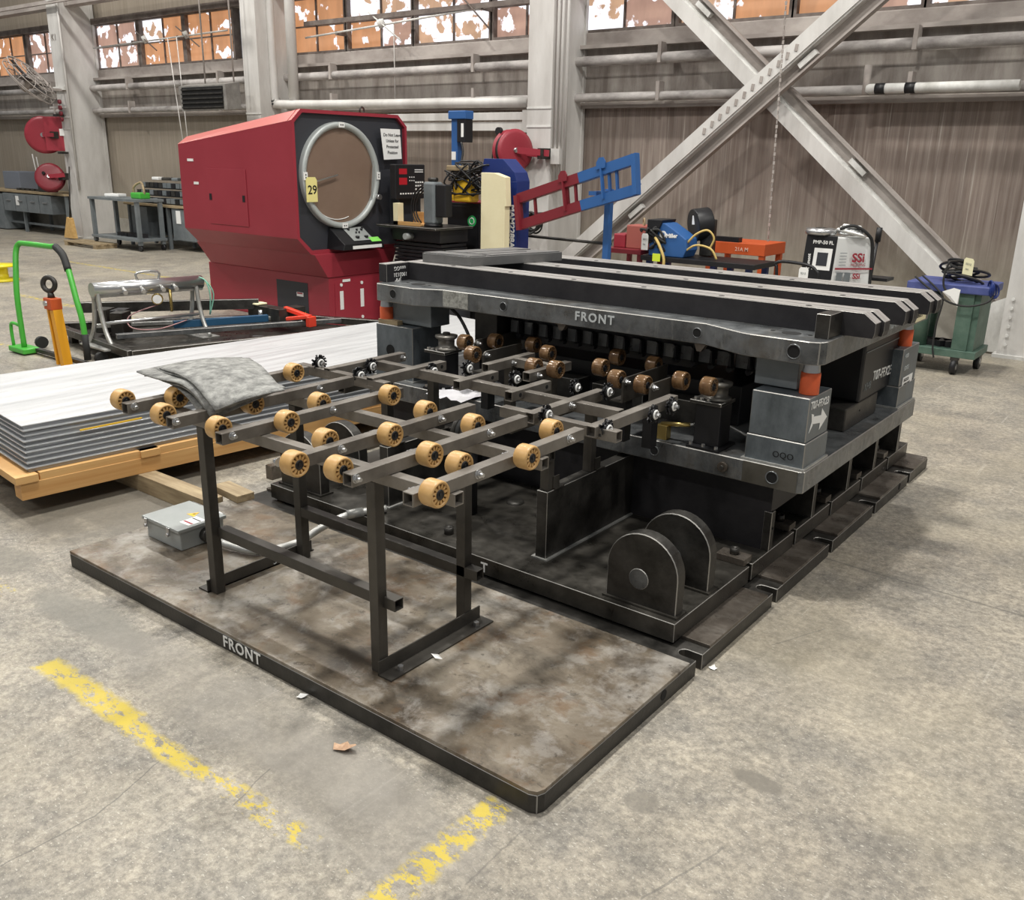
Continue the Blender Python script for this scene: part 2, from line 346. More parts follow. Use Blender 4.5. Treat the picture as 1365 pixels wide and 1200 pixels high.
# ------------------------------------------------------------------ wall with its bands
def make_wall_mat():
    m = bpy.data.materials.new('stained_wall'); m.use_nodes = True; nt = m.node_tree; N = nt.nodes; L = nt.links; b = N['Principled BSDF']
    pos = N.new('ShaderNodeNewGeometry').outputs['Position']
    def noise(sc, st, det=6):
        mp = N.new('ShaderNodeMapping'); mp.inputs['Scale'].default_value = st; L.new(pos, mp.inputs[0])
        n = N.new('ShaderNodeTexNoise'); n.inputs['Scale'].default_value = sc; n.inputs['Detail'].default_value = det; n.inputs['Roughness'].default_value = .65; L.new(mp.outputs[0], n.inputs[0]); return n.outputs[0]
    def ramp(s, a, b_, c0, c1):
        r = N.new('ShaderNodeValToRGB'); r.color_ramp.elements[0].position = a; r.color_ramp.elements[1].position = b_
        r.color_ramp.elements[0].color = (*c0, 1); r.color_ramp.elements[1].color = (*c1, 1); L.new(s, r.inputs[0]); return r.outputs[0]
    def mix(f, a, c, mode='MIX'):
        x = N.new('ShaderNodeMix'); x.data_type = 'RGBA'; x.blend_type = mode
        if isinstance(f, (int, float)): x.inputs[0].default_value = f
        else: L.new(f, x.inputs[0])
        for s_, q in ((6, a), (7, c)):
            if isinstance(q, tuple): x.inputs[s_].default_value = (*q, 1)
            else: L.new(q, x.inputs[s_])
        return x.outputs[2]
    c = ramp(noise(.5, (1, 1, 1.4)), .35, .65, (.175, .135, .115), (.27, .22, .19))
    c = mix(1, c, ramp(noise(5, (2.2, 1, .12)), .35, .7, (.78, .77, .76), (1.3, 1.3, 1.28)), 'MULTIPLY')
    drip = ramp(noise(16, (3, 1, .05), 3), .61, .70, (0, 0, 0), (1, 1, 1))
    c = mix(drip, c, (.50, .46, .41)); c = mix(.5, c, ramp(noise(7, (3, 1, .1)), .4, .62, (.16, .12, .10), (.34, .29, .255)))
    # splash-washed paler skirt of the wall and olive cast towards the left bays
    sep = N.new('ShaderNodeSeparateXYZ'); L.new(pos, sep.inputs[0])
    mr = N.new('ShaderNodeMapRange'); mr.inputs[1].default_value = 1.1; mr.inputs[2].default_value = .5; L.new(sep.outputs[2], mr.inputs[0])
    c = mix(mr.outputs[0], c, ramp(noise(4, (1, 1, .3)), .35, .65, (.24, .21, .165), (.42, .385, .32)))
    mr = N.new('ShaderNodeMapRange'); mr.inputs[1].default_value = -7; mr.inputs[2].default_value = -13; mr.inputs[4].default_value = .55; L.new(sep.outputs[0], mr.inputs[0])
    c = mix(mr.outputs[0], c, (.30, .265, .20))
    L.new(c, b.inputs['Base Color']); b.inputs['Roughness'].default_value = .8
    return m
WALL = make_wall_mat()
WY = 9.7
struct(M().box(-34, 9, WY, WY + .25, 0, 3.02).box(-34, 9, WY, WY + .25, 3.76, 5.2).build('wall_back', WALL))
struct(M().box(-34, 9, WY - .06, WY, 2.86, 3.0).build('trim_1', LEDGE, bevel=.01))
struct(M().box(-34, 9, WY - .16, WY, 2.82, 2.86).build('trim_2', LEDGE))
struct(M().box(-34, 9, WY - .05, WY, 0, .36).build('baseboard_back', mat('concrete_curb', (.30, .28, .24), .8, 0, (.46, .44, .39), 3, .1, world=True)))
struct(M().box(-34, 9, WY - .10, WY, 2.18, 2.24).build('trim_3', LEDGE))
struct(M().box(-34, 9, WY - .09, WY, 3.76, 3.86).build('trim_4', DARKFR))
struct(M().box(-34, 9, WY - .035, WY, 2.24, 2.82).build('trim_6', mat('grimy_plaster_band', (.20, .17, .15), .85, 0, (.42, .385, .35), 3, .1, (1.5, 1, .35), world=True)))
struct(M().box(-34, 9, WY - .55, WY - .35, 4.02, 4.14).build('trim_5', LEDGE))

def window_mat(name, seed, orange, white):
    m = bpy.data.materials.new(name); m.use_nodes = True; nt = m.node_tree; N = nt.nodes; L = nt.links; b = N['Principled BSDF']
    pos = N.new('ShaderNodeNewGeometry').outputs['Position']
    def noise(sc, off, st=(1, 1, 1), det=5):
        mp = N.new('ShaderNodeMapping'); mp.inputs['Location'].default_value = (seed * 3.1 + off, 0, seed); mp.inputs['Scale'].default_value = st; L.new(pos, mp.inputs[0])
        n = N.new('ShaderNodeTexNoise'); n.inputs['Scale'].default_value = sc; n.inputs['Detail'].default_value = det; L.new(mp.outputs[0], n.inputs[0]); return n.outputs[0]
    def ramp(s, a, b_, c0, c1):
        r = N.new('ShaderNodeValToRGB'); r.color_ramp.elements[0].position = a; r.color_ramp.elements[1].position = b_
        r.color_ramp.elements[0].color = (*c0, 1); r.color_ramp.elements[1].color = (*c1, 1); L.new(s, r.inputs[0]); return r.outputs[0]
    x = N.new('ShaderNodeMix'); x.data_type = 'RGBA'
    L.new(ramp(noise(4.5, 0), white, white + .035, (0, 0, 0), (1, 1, 1)), x.inputs[0])
    L.new(ramp(noise(3, 7, (2, 1, .6)), .35, .65, tuple(q * .75 for q in orange), orange), x.inputs[6]); x.inputs[7].default_value = (1.6, 1.62, 1.75, 1)
    b.inputs['Base Color'].default_value = (.15, .1, .07, 1); b.inputs['Roughness'].default_value = .4
    L.new(x.outputs[2], b.inputs['Emission Color']); b.inputs['Emission Strength'].default_value = .78
    return m
WM = [window_mat('backlit_orange_pane', 1, (.80, .37, .17), .60), window_mat('backlit_broken_pane', 2, (.62, .38, .30), .52), window_mat('backlit_open_pane', 3, (.80, .50, .32), .45)]
wins = [(-21.25, -19.95, 0), (-19.8, -18.55, 1), (-17.25, -15.87, 1), (-15.75, -14.5, 0), (-14.4, -13.15, 0),
        (-11.85, -10.58, 0), (-10.5, -9.27, 2), (-9.19, -7.93, 2), (-7.85, -6.9, 1), (-6.62, -5.36, 1), (-5.27, -4.03, 2), (-3.95, -2.76, 0), (-2.68, -1.42, 1), (-1.2, .02, 0), (.10, 1.32, 2), (1.40, 2.62, 1)]
struct(M().box(-34, -21.3, WY, WY + .25, 3.0, 3.78).box(2.67, 9, WY, WY + .25, 3.0, 3.78).build('wall_back', WALL))
for i, (a, b_, k) in enumerate(wins):
    r = bpy.data.objects.new('window_%d' % (i + 1), None); COL.objects.link(r); r.location = ((a + b_) / 2, WY, 3.02); r['kind'] = 'structure'
    f = M(); f.box(a - .05, a, WY - .03, WY + .1, 3.0, 3.78).box(b_, b_ + .05, WY - .03, WY + .1, 3.0, 3.78).box(a, b_, WY - .03, WY + .1, 3.0, 3.035).box(a, b_, WY - .03, WY + .1, 3.745, 3.78)
    c = (a + b_) / 2; f.box(c - .012, c + .012, WY + .02, WY + .07, 3.035, 3.745).box(a, b_, WY + .02, WY + .07, 3.375, 3.395)
    f.build('window_frame', DARKFR, r)
    for (x0, x1) in ((a, c - .012), (c + .012, b_)):
        for (z0, z1) in ((3.035, 3.375), (3.395, 3.745)):
            kk = k if random.random() < .6 else random.choice((0, 1, 2))
            M().box(x0, x1, WY + .045, WY + .055, z0, z1).build('pane', WM[kk], r)

# columns: flange to the hall, web seen from its side
def column(x, w=.34, name_i=1, dep=.62, base=None):
    r = thing('steel_column', '', 'column', (x + w / 2, 9.3, 0))
    M().box(x, x + w, 9.0, 9.035, 0, 5.2).build('flange', COLM, r)
    M().box(x + w * .35, x + w - .004, 9.035, 9.0 + dep, 0, 5.2).build('web', COLM, r)
    M().box(x - .01, x + w + .012, 9.0 + dep, 9.0 + dep + .05, 0, 5.2).build('rear_flange', COLM, r)
    M().box(x - .03, x + w + .03, 8.97, 9.68, 0, .03).build('base_plate', COLDIRT, r)
    for z in (1.95, 2.15): M().box(x - .004, x + w + .004, 8.992, 9.02, z, z + .02).build('strap', COLDIRT, r)
    return r
cl = column(-17.56, .35); cl['label'] = 'pale steel column with two red hose reels, left of the picture'
c2 = column(-12.02, .34); c2['label'] = 'pale steel column behind the red machine beside the round duct'
cm = column(-6.79, .34); cm['label'] = 'pale steel column rising behind the red and blue lifting frame'
cr = column(-1.50, .40); cr['label'] = 'white steel column at right edge beside the green bin cart'
for (yy, zz) in ((9.0, .12), (9.0, .2), (9.0, .28), (9.0, .36), (9.0, .44), (9.0, .52)):
    M().cyl((-1.44, 8.99, zz), (-1.44, 8.972, zz), .014, n=8).build('bolt', COLDIRT, cr)
M().prism([(-1.9, .02), (-1.5, .02), (-1.5, .52), (-1.62, .46)], 9.1, 9.13, 'y').build('gusset', COLDIRT, cr)
for xx in (-6.40, -6.34, -6.27): M().cyl((xx, 9.03, 1.3), (xx, 9.03, 5.2), .018, n=8).build('conduit', COLM, cm)
M().box(-6.42, -6.30, 8.97, 9.03, 1.55, 1.72).build('switch_box', COLM, cm)
M().cyl((-17.16, 9.0, .9), (-17.16, 9.0, 5.2), .02, n=8).build('conduit', COLM, cl)
M().box(-17.6, -17.18, 8.96, 9.0, 2.62, 2.68).build('strap', COLDIRT, cl)
t_ = text('K1', .16, (-17.50, 8.995, 3.45), (1, 0, 0), (0, 0, 1), DARKFR, cl)

# pipes along the wall
def hpipe(name, label, x0, x1, y, z, r, m=PIPE, **k):
    p = thing(name, label, 'pipe', ((x0 + x1) / 2, y, z)); M().cyl((x0, y, z), (x1, y, z), r, n=12).build('pipe_run', m, p)
    x = x0 + .8
    while x < x1: M().box(x - .02, x + .02, y - r - .01, y + r + .01, z - r, z + r + .1).build('hanger', LEDGE, p); x += 2.65
    return p
hpipe('wall_pipe', 'upper lagged pipe running along the wall below the windows', -30, 6, 9.5, 2.68, .055)
hpipe('wall_pipe', 'lower lagged pipe running along the wall above the panels', -30, 6, 9.5, 2.29, .048)
p = thing('black_banded_pipe', 'short white pipe with two black bands, right of the crossed brace', 'pipe', (-2.4, 9.35, 2.3))
M().cyl((-3.05, 9.35, 2.29), (-1.75, 9.35, 2.29), .045, n=12).build('pipe_run', COLDIRT, p)
for x in (-2.97, -2.70): M().cyl((x, 9.35, 2.29), (x + .09, 9.35, 2.29), .049, n=12).build('band', BLACK, p)
M().cyl((-3.06, 9.35, 2.24), (-3.06, 9.35, 2.50), .035, n=10).build('elbow', LEDGE, p)
p = thing('wall_beam', 'pale double channel fixed across the wall right of the red machine', 'beam', (-8.2, 9.2, 1.93))
M().box(-9.7, -6.95, 9.2, 9.26, 2.04, 2.13).build('channel', COLM, p, bevel=.004); M().box(-9.7, -6.95, 9.22, 9.28, 1.92, 2.02).build('channel', COLM, p, bevel=.004)
M().box(-7.0, -6.9, 9.18, 9.24, 1.9, 2.15).build('end_plate', COLM, p)
p = thing('vertical_duct', 'white vertical duct with elbow beside the column behind red machine', 'duct', (-11.55, 9.25, 2.2))
M().pipe([(-11.66, 9.25, 5.2), (-11.66, 9.25, 2.52), (-11.60, 9.25, 2.36), (-11.4, 9.25, 2.29), (-6.95, 9.25, 2.24)], .06, 14, 5).build('duct_run', COLM, p)
M().cyl((-11.28, 9.3, 2.35), (-11.28, 9.3, 5.2), .075, n=12).build('riser', COLM, p)

# crossed brace
br = thing('cross_brace', 'white riveted X-brace crossing the wall bay behind the die', 'brace', (-3.7, 9.05, 0))
def brace(p0, p1, y):
    a = V((p0[0], y, p0[1])); b_ = V((p1[0], y, p1[1])); d = (b_ - a).normalized(); n = V((-d.z, 0, d.x))
    if n.x > 0: n = -n                                   # n points to the lower side of the member
    up = V((0, 1, 0))
    def plate(o, w_, yy, t_, m_, nm):
        q = [p + n * (o + s * w_ / 2) + up * (yy + k * t_) for k in (0, 1) for p, s in ((a, -1), (b_, -1), (b_, 1), (a, 1))]
        M().add(q, [(0, 1, 2, 3), (7, 6, 5, 4)] + [(i, 4 + i, 4 + (i + 1) % 4, (i + 1) % 4) for i in range(4)]).build(nm, m_, br)
    plate(.08, .135, 0, .02, COLM, 'flange'); plate(.005, .02, .02, .12, COLDIRT, 'web'); plate(-.065, .13, .12, .02, LEDGE, 'rear_flange'); plate(-.125, .02, .03, .09, LEDGE, 'lip')  # dusty LEDGE on the rear flange also darkens it as painted shade
    L_ = (b_ - a).length; k = 1.4
    while k < L_:
        q = a + d * k - n * .06 + up * .10; M().bar(q - d * .10, q + d * .10, .10, .05).build('splice_plate', COLDIRT, br); k += 2.3
brace((-5.85, 3.95), (-1.56, .27), 9.16); brace((-6.42, .22), (-1.84, 4.05), 9.0)
bd = (V((-1.84, 0, 4.05)) - V((-6.42, 0, .22))).normalized()
for i in range(12):
    q = V((-6.42, 8.998, .22)) + bd * (2.55 + i * .105) + V((-.06, 0, .05)); M().bar(q - V((.004, 0, .03)), q + V((.004, 0, .03)), .03, .012).build('rivet', LEDGE, br)

# ------------------------------------------------------------------ press bolster on the floor
BX0, BX1 = -3.478, -1.125
SLOTS = [2.50, 3.13, 3.74, 4.34, 4.92]
bol = thing('bolster_plate', 'long black steel base plate on the floor marked FRONT', 'base plate', (-2.3, 3.44, 0))
def slotted(x0, x1, y0, y1, slots, d, wd, rr=.03):
    pts = [(x0, y0), (x1 - rr, y0), (x1 - rr * .3, y0 + rr * .3), (x1, y0 + rr)]
    for s in slots:
        pts += [(x1, s - wd / 2), (x1 - d + wd / 2, s - wd / 2)]
        pts += [(x1 - d + wd / 2 - wd / 2 * sin(a), s - wd / 2 * cos(a)) for a in [pi * k / 6 for k in range(1, 6)]]
        pts += [(x1 - d + wd / 2, s + wd / 2), (x1, s + wd / 2)]
    return pts + [(x1, y1), (x0, y1)]
BASETOP = rich('worn_base_plate_top', (.10, .073, .047), (.25, .215, .165), 3.2, [(2.2, .52, .64, (.38, .36, .325), .75, (1, 1, 1)), (3.0, .50, .64, (.045, .033, .022), .8, (1, 1.6, 1)), (9, .52, .62, (.36, .34, .31), .45, (1, 1, 1)), (22, .58, .64, (.045, .035, .025), .6, (1, 1, 1)), (5, .54, .64, (.15, .085, .04), .6, (1, 1, 1))], .45, .2, .3)
BASETOP2 = rich('oiled_pad_top', (.06, .048, .038), (.17, .148, .125), 6, [(4, .5, .7, (.28, .26, .23), .6, (1, 2, 1)), (10, .58, .68, (.03, .022, .018), .7, (1, 1, 1))], .34, .45, .1)
M().prism(slotted(BX0, BX1, 1.60, 5.28, SLOTS, .075, .045), 0, .058).build('plate_body', DSTEEL, bol, bevel=.002)
ys = [1.60] + SLOTS + [5.33]
for i in range(len(ys) - 1):
    a = ys[i] + (.075 if i else 0); b_ = ys[i + 1] - .07
    if i == 0:
        pts = [(BX0, a), (BX1 - .03, a), (BX1 - .009, a + .009), (BX1, a + .03), (BX1, b_), (BX0, b_)]
    else: pts = [(BX0, a), (BX1, a), (BX1, b_), (BX0, b_)]
    M().prism(pts, .058, .070).build('raised_pad', BASETOP if i == 0 else BASETOP2, bol, bevel=.0015)
text('FRONT', .058, (-2.455, 1.598, .014), XD, ZD, WHITE, bol, bold=.0012, spacing=1.12)
for y in (2.26, 4.75): M().cyl((BX1 - .001, y, .036), (BX1 + .0012, y, .036), .018, n=16).build('lifting_hole', VOID, bol)

# ------------------------------------------------------------------ riser weldment with lugs
ris = thing('riser_base', 'black welded riser base with lugs and ribs under the die', 'die riser', (-2.29, 3.9, .07))
SX0, SX1 = -3.355, -1.228
NOT = [3.12, 3.57, 4.0, 4.43, 4.86]
pts = [(SX0, 2.508), (SX1, 2.508)]
for s in NOT: pts += [(SX1, s - .014), (SX1 - .07, s - .014), (SX1 - .07, s + .014), (SX1, s + .014)]
pts += [(SX1, 5.22), (SX0, 5.22)]
M().prism(pts, .0705, .14).build('base_slab', OLIVE, ris, bevel=.002)
M().box(-3.33, -1.236, 3.287, 3.32, .14, .437).build('riser_wall', BARST, ris)
M().box(-3.33, -1.235, 3.286, 5.16, .305, .437).build('riser_top', BARST, ris)
M().box(-1.55, -1.5, 3.32, 5.1, .14, .305).build('riser_wall', BLACK, ris)
for y in (3.285, 3.75, 4.2, 4.6, 5.0): M().box(-1.5 if y > 3.3 else -1.262, -1.228, y, y + .035, .1405, .306).build('rib', DSTEEL, ris, bevel=.002)
M().cyl((-1.2275, 3.303, .235), (-1.2262, 3.303, .235), .006, n=10).build('rib_hole', VOID, ris)
for (x0, x1) in ((-1.911, -1.861), (-2.76, -2.71)):
    M().box(x0, x1, 2.645, 3.285, .14, .418).build('support_plate', DSTEEL, ris, bevel=.002)
    M().box(x0 - .012, x1 + .012, 2.635, 3.28, .14, .146).build('weld_bead', DUCT, ris)
def lug(xc, y0, y1, pin=False):
    R_ = .138; zc = .273
    prof = [(xc - R_, .14), (xc + R_, .14)] + [(xc + R_ * cos(a), zc + R_ * sin(a)) for a in [pi * k / 18 for k in range(19)]]
    l = M().prism(prof, y0, y1, 'y').build('lug', DSTEEL, ris, bevel=.003)
    M().box(xc - R_ - .01, xc + R_ + .01, y0 - .01, y1 + .01, .14, .148).build('weld_bead', OLIVE, l)
    if pin: M().cyl((xc - .01, y0 - .003, .243), (xc - .01, y1 + .25, .243), .0385, n=24).build('pivot_pin', SHOE, l, bevel=.002)
for xc in (-1.385, -3.18):
    lug(xc, 2.545, 2.60, True); lug(xc, 2.785, 2.84)
def socket_cap(x, y, z=.14, r=.02):
    b_ = M(); b_.lathe([(0, 0), (r, 0), (r, .03), (r * .55, .03), (r * .5, .014), (0, .014)], (x, y, z), ZD, 14); b_.build('socket_bolt', DSTEEL, ris)
socket_cap(-2.318, 2.60)
text('T', .055, (-2.07, 2.5075, .082), XD, ZD, WHITE, ris, bold=.0012)
M().lathe([(0, .012), (.03, .012), (.04, .006), (.042, 0)], (-2.33, 3.06, .14), ZD, 16).build('plug', DSTEEL, ris)
for y in NOT:
    c = thing('die_clamp', 'steel strap clamp with socket bolt on riser base edge, %s' % {3.12: 'nearest one beside the black lugs', 3.57: 'second one counted from the lugs', 4.0: 'middle one of five', 4.43: 'second one counted from the rear', 4.86: 'rearmost one'}[y], 'clamp', (-1.28, y, .14), 0, 'clamps along the riser edge')
    M().box(-1.36, -1.242, y - .035, y + .035, .1405, .168).build('clamp_block', BASETOP2, c, bevel=.002)
    M().lathe([(0, 0), (.018, 0), (.018, .026), (.009, .026), (.009, .012), (0, .012)], (-1.30, y, .168), ZD, 14).build('socket_bolt', DSTEEL, c)

# ------------------------------------------------------------------ lower die set
low = thing('lower_die_shoe', 'thick grey lower die shoe with corner guide blocks', 'die', (-2.25, 3.95, .437))
M().prism([(-3.40, 3.2), (-1.115, 3.2), (-1.095, 3.215), (-1.095, 4.67), (-3.40, 4.67)], .437, .524).build('shoe_plate', SHOE, low, bevel=.003)
M().box(-1.335, -1.118, 3.199, 3.202, .438, .522).build('milled_end', mat('brown_milled_steel', (.085, .078, .062), .4, .45, (.15, .14, .12), 5), low)
def bore(x, y, z, r, parent, ring=SHOE):
    b_ = M().torus((x, y, z), YD, r * 1.12, r * .14, 22, 6).build('bore_rim', ring, parent)
    M().cyl((x, y + .001, z), (x, y - .0012, z), r, n=22).build('bore', VOID, b_)
bore(-1.722, 3.199, .479, .017, low); bore(-1.215, 3.1985, .479, .021, low)
b_ = M().cyl((-1.415, 3.2, .479), (-1.415, 3.188, .479), .021, n=18).build('plug', BASETOP2, low, bevel=.002)
M().cyl((-1.415, 3.19, .479), (-1.415, 3.180, .479), .009, n=8).build('set_screw', DSTEEL, b_)
def gblock(x0, x1, y0, y1, zs, zt, name='guide_block'):
    g = M().box(x0, x1, y0, y1, zs + .001, zt).build(name, BLUEST, low, bevel=.003)
    M().box(x0 - .006, x1 + .004, y0 - .004, y1 + .004, .5245, zs).build('block_base', BLUEST, g, bevel=.003)
    M().box(x0 - .016, x1 + .012, y0 - .014, y1 + .012, .524, .532).build('weld_bead', DUCT, g)
    return g
g1 = gblock(-1.335, -1.112, 3.222, 3.450, .628, .800)
g2 = gblock(-1.335, -1.112, 4.40, 4.655, .628, .805)
g3 = gblock(-3.395, -3.14, 3.255, 3.47, .60, .800)
g4 = gblock(-3.395, -3.15, 4.40, 4.655, .628, .805)
M().cyl((-3.295, 3.256, .672), (-3.295, 3.2525, .672), .028, n=20).build('bore', VOID, g3)
text('T07-FFX23', .042, (-1.1105, 3.232, .757), (0, 1, -.06), (0, 0, 1), WHITE, g1, bold=.0008)
text('OQO', .034, (-1.23, 3.2165, .557), XD, ZD, VOID, g1)
M().prism([(3.245, .665), (3.275, .688), (3.275, .694), (3.355, .682), (3.352, .655), (3.425, .692), (3.360, .738), (3.357, .712), (3.278, .722), (3.278, .730), (3.252, .738), (3.262, .705)], -1.1115, -1.1105, 'x').build('painted_arrow', WHITE, g1)
text('4X8', .03, (-1.1105, 4.43, .76), YD, ZD, CHALK, g2); text('EDGE', .03, (-1.1105, 4.44, .70), YD, ZD, CHALK, g2)
M().box(-1.111, -1.1095, 4.44, 4.60, .615, .665).build('paper_label', PAPER, g2)
text('SHOE ID', .022, (-1.1092, 4.455, .642), YD, ZD, BLACK, g2, bold=.0003); text('LOWER HALF', .018, (-1.1092, 4.455, .622), YD, ZD, BLACK, g2, bold=.0002)
M().box(-1.42, -1.165, 3.835, 4.265, .5245, .625).build('heel_pad', DSTEEL, low, bevel=.006)
M().cyl((-1.34, 3.8355, .60), (-1.34, 3.8335, .60), .01, n=12).build('bore', VOID, low); M().cyl((-1.1655, 4.02, .585), (-1.1635, 4.02, .585), .005, n=10).build('bore', VOID, low)
M().box(-3.0, -1.55, 3.62, 4.45, .5245, .70).build('die_body', BLACK, low, bevel=.004)
# bottomed stripper and key plates
for i in range(4): M().box(-2.95 + i * .36, -2.68 + i * .36, 3.50, 3.62, .5245, .63).build('die_section', DSTEEL, low, bevel=.003)

upp = thing('upper_die_shoe', 'grey upper die shoe with black twin bars on top, marked FRONT', 'die', (-2.2, 3.95, .925))
US = [(-3.35, 3.225), (-3.335, 3.21), (-3.08, 3.205), (-2.955, 3.268), (-1.585, 3.298), (-1.40, 3.215), (-1.36, 3.206), (-1.135, 3.206), (-1.10, 3.222), (-1.085, 3.255), (-1.085, 4.62), (-3.35, 4.62)]
M().prism(US, .925, 1.010).build('shoe_plate', SHOE, upp, bevel=.003)
bore(-1.188, 3.2055, .967, .023, upp); bore(-1.62, 3.2965, .968, .017, upp); bore(-2.585, 3.275, .968, .017, upp); bore(-3.222, 3.2085, .967, .020, upp)
M().box(-2.945, -2.79, 3.266, 3.274, .932, 1.006).build('pitted_patch', mat('pitted_bright_steel', (.20, .20, .18), .5, .3, (.5, .5, .46), 55, .6), upp)
text('FRONT', .052, (-2.195, 3.2815, .955), (1, .022, 0), ZD, CHALK, upp, bold=.0016, spacing=1.25)
for (x, y) in ((-1.25, 3.33), (-3.165, 3.33)):
    M().cyl((x, y, 1.0095), (x, y, 1.0112), .036, n=24).build('bore', VOID, upp)
    for dx in (-.075, .07): M().cyl((x + dx, y + .005, 1.0095), (x + dx, y + .005, 1.0112), .009, n=12).build('bore', VOID, upp)
text('T07-FFX23', .045, (-1.0845, 4.0, .955), YD, ZD, CHALK, upp)
M().box(-1.0835, -1.081, 4.39, 4.56, .935, 1.03).build('paper_label', CREAM, upp)
text('UPPER', .03, (-1.0805, 4.41, .995), YD, ZD, BLACK, upp, bold=.0006); text('SHOE 2', .026, (-1.0805, 4.41, .955), YD, ZD, BLACK, upp, bold=.0005)
# parallels: three pairs of bars
def parallel(y, x0, x1):
    for k in (0, 1):
        yy = y + k * .068; xe = x1 + k * .012
        prof = [(x0, 1.0105), (xe - .005, 1.0105), (xe, 1.03), (xe, 1.066), (xe - .047, 1.100), (x0, 1.100)]
        b_ = M().prism(prof, yy, yy + .062, 'y').build('parallel_bar', BARST, upp, bevel=.001)
        M().prism([(x0, 1.1003), (xe - .047, 1.1003), (xe, 1.0663), (xe, 1.0673), (xe - .047, 1.1015), (x0, 1.1015)], yy + .001, yy + .061, 'y').build('ground_top', BARTOP, b_)
        if k == 0:
            for j in range(6): M().cyl((x0 + .3 + j * .36, yy + .03, 1.1012), (x0 + .3 + j * .36, yy + .03, 1.1022), .012, n=10).build('bolt_hole', VOID, b_)
for y, x0 in ((3.42, -3.34), (3.80, -3.34), (4.16, -3.34)): parallel(y, x0, -.975)
lb = M().box(-3.37, -3.315, 3.26, 3.418, 1.0105, 1.100).build('stop_block', BARST, upp, bevel=.0015)
M().box(-3.369, -3.316, 3.261, 3.417, 1.1, 1.1012).build('ground_top', BARTOP, lb)
text('uuuGG', .028, (-3.3145, 3.395, 1.083), (0, -1, 0), (0, 0, -1), WHITE, lb); text('1903131', .028, (-3.3145, 3.405, 1.052), (0, -1, 0), (0, 0, -1), WHITE, lb); text('JMP', .028, (-3.3145, 3.36, 1.024), (0, -1, 0), (0, 0, -1), WHITE, lb)
rb = M().box(-1.150, -1.098, 3.29, 3.418, 1.0105, 1.100).build('stop_block', DSTEEL, upp, bevel=.0015)
# pillars and pins
for (x, y, yr) in ((-1.365, 3.30, 3.44), (-1.365, 4.42, 4.58), (-3.365, 3.31, 3.45), (-3.365, 4.42, 4.58)):
    M().box(x, x + (.30 if x < -2 and y < 4 else .17), y, yr, .806, .925).build('stop_pillar', LGREY, upp, bevel=.004)
for (x, y) in ((-1.148, 3.30), (-1.15, 4.52), (-3.36, 3.30), (-3.33, 4.52)):
    pin = M().lathe([(.036, 0), (.036, .078), (.034, .082)], (x, y, .8015), ZD, 20).build('leader_pin', ORANGE, upp)
    M().lathe([(.033, .082), (.028, .123)], (x, y, .8015), ZD, 20).build('bare_collar', CHROME, pin)
M().box(-1.75, -1.160, 3.975, 4.47, .626, .924).build('heel_block', BLACK, upp, bevel=.012)
text('T07-FFX23', .062, (-1.1592, 4.13, .70), (0, 1, -.05), ZD, WHITE, upp, bold=.0008); text('XH8', .05, (-1.1592, 4.02, .67), YD, ZD, LGREY, upp)
M().box(-1.1595, -1.1575, 3.99, 4.46, .845, .85).build('scribe_line', LGREY, upp)
M().box(-2.86, -1.76, 3.56, 4.45, .76, .924).build('punch_body', BLACK, upp, bevel=.004)
M().box(-2.90, -2.76, 3.45, 3.62, .72, .924).build('stop_pillar', DSTEEL, upp, bevel=.004)
for i in range(17):
    x = -2.74 + i * .085
    k = M().prism([(x, .80), (x + .06, .80), (x + .06, .845), (x + .045, .858), (x, .858)], 3.535, 3.545, 'y').build('key_plate', SHOE, upp)
    M().cyl((x + .072, 3.50, .795), (x + .072, 3.532, .795), .013, n=12).build('punch_pin', BLACK, upp)
    M().prism([(x + .065, .80), (x + .079, .80), (x + .075, .86), (x + .069, .86)], 3.50, 3.532, 'y').build('punch_stem', BLACK, upp)
M().box(-2.55, -1.45, 3.44, 3.455, .905, .924).build('red_strip', ORANGE, upp)
for x in (-2.30, -1.63): M().prism([(x, .924), (x + .05, .924), (x + .03, .895), (x + .012, .895)], 3.30, 3.33, 'y').build('lug', BASETOP2, upp)

# loose grooved plate lying on the bars
lp = thing('loose_grooved_plate', 'grey rectangular steel plate lying across the left of the bars', 'plate', (-2.955, 3.485, 1.1022), 0)
a = -radians(15.5); ux = V((1, .06, 0)).normalized(); uy = V((sin(-a), cos(a), 0))
def lpq(u, v): q = V((0, 0, 0)) + ux * u + uy * v; return (q.x, q.y)
LPM = mat('grey_plate_steel', (.15, .15, .15), .42, .4, (.22, .215, .21), 5, .05)
M().prism([lpq(-.31, 0), lpq(0, 0), lpq(0, .58), lpq(-.31, .58)], 0, .045).build('plate_body', LPM, lp, local=True, bevel=.002)
for (u0, u1, v0, v1) in ((-.30, -.01, .004, .10), (-.30, -.19, .13, .57), (-.165, -.09, .13, .44), (-.065, -.008, .13, .57)):
    M().prism([lpq(u0, v0), lpq(u1, v0), lpq(u1, v1), lpq(u0, v1)], .045, .050).build('raised_land', LPM, lp, local=True, bevel=.001)

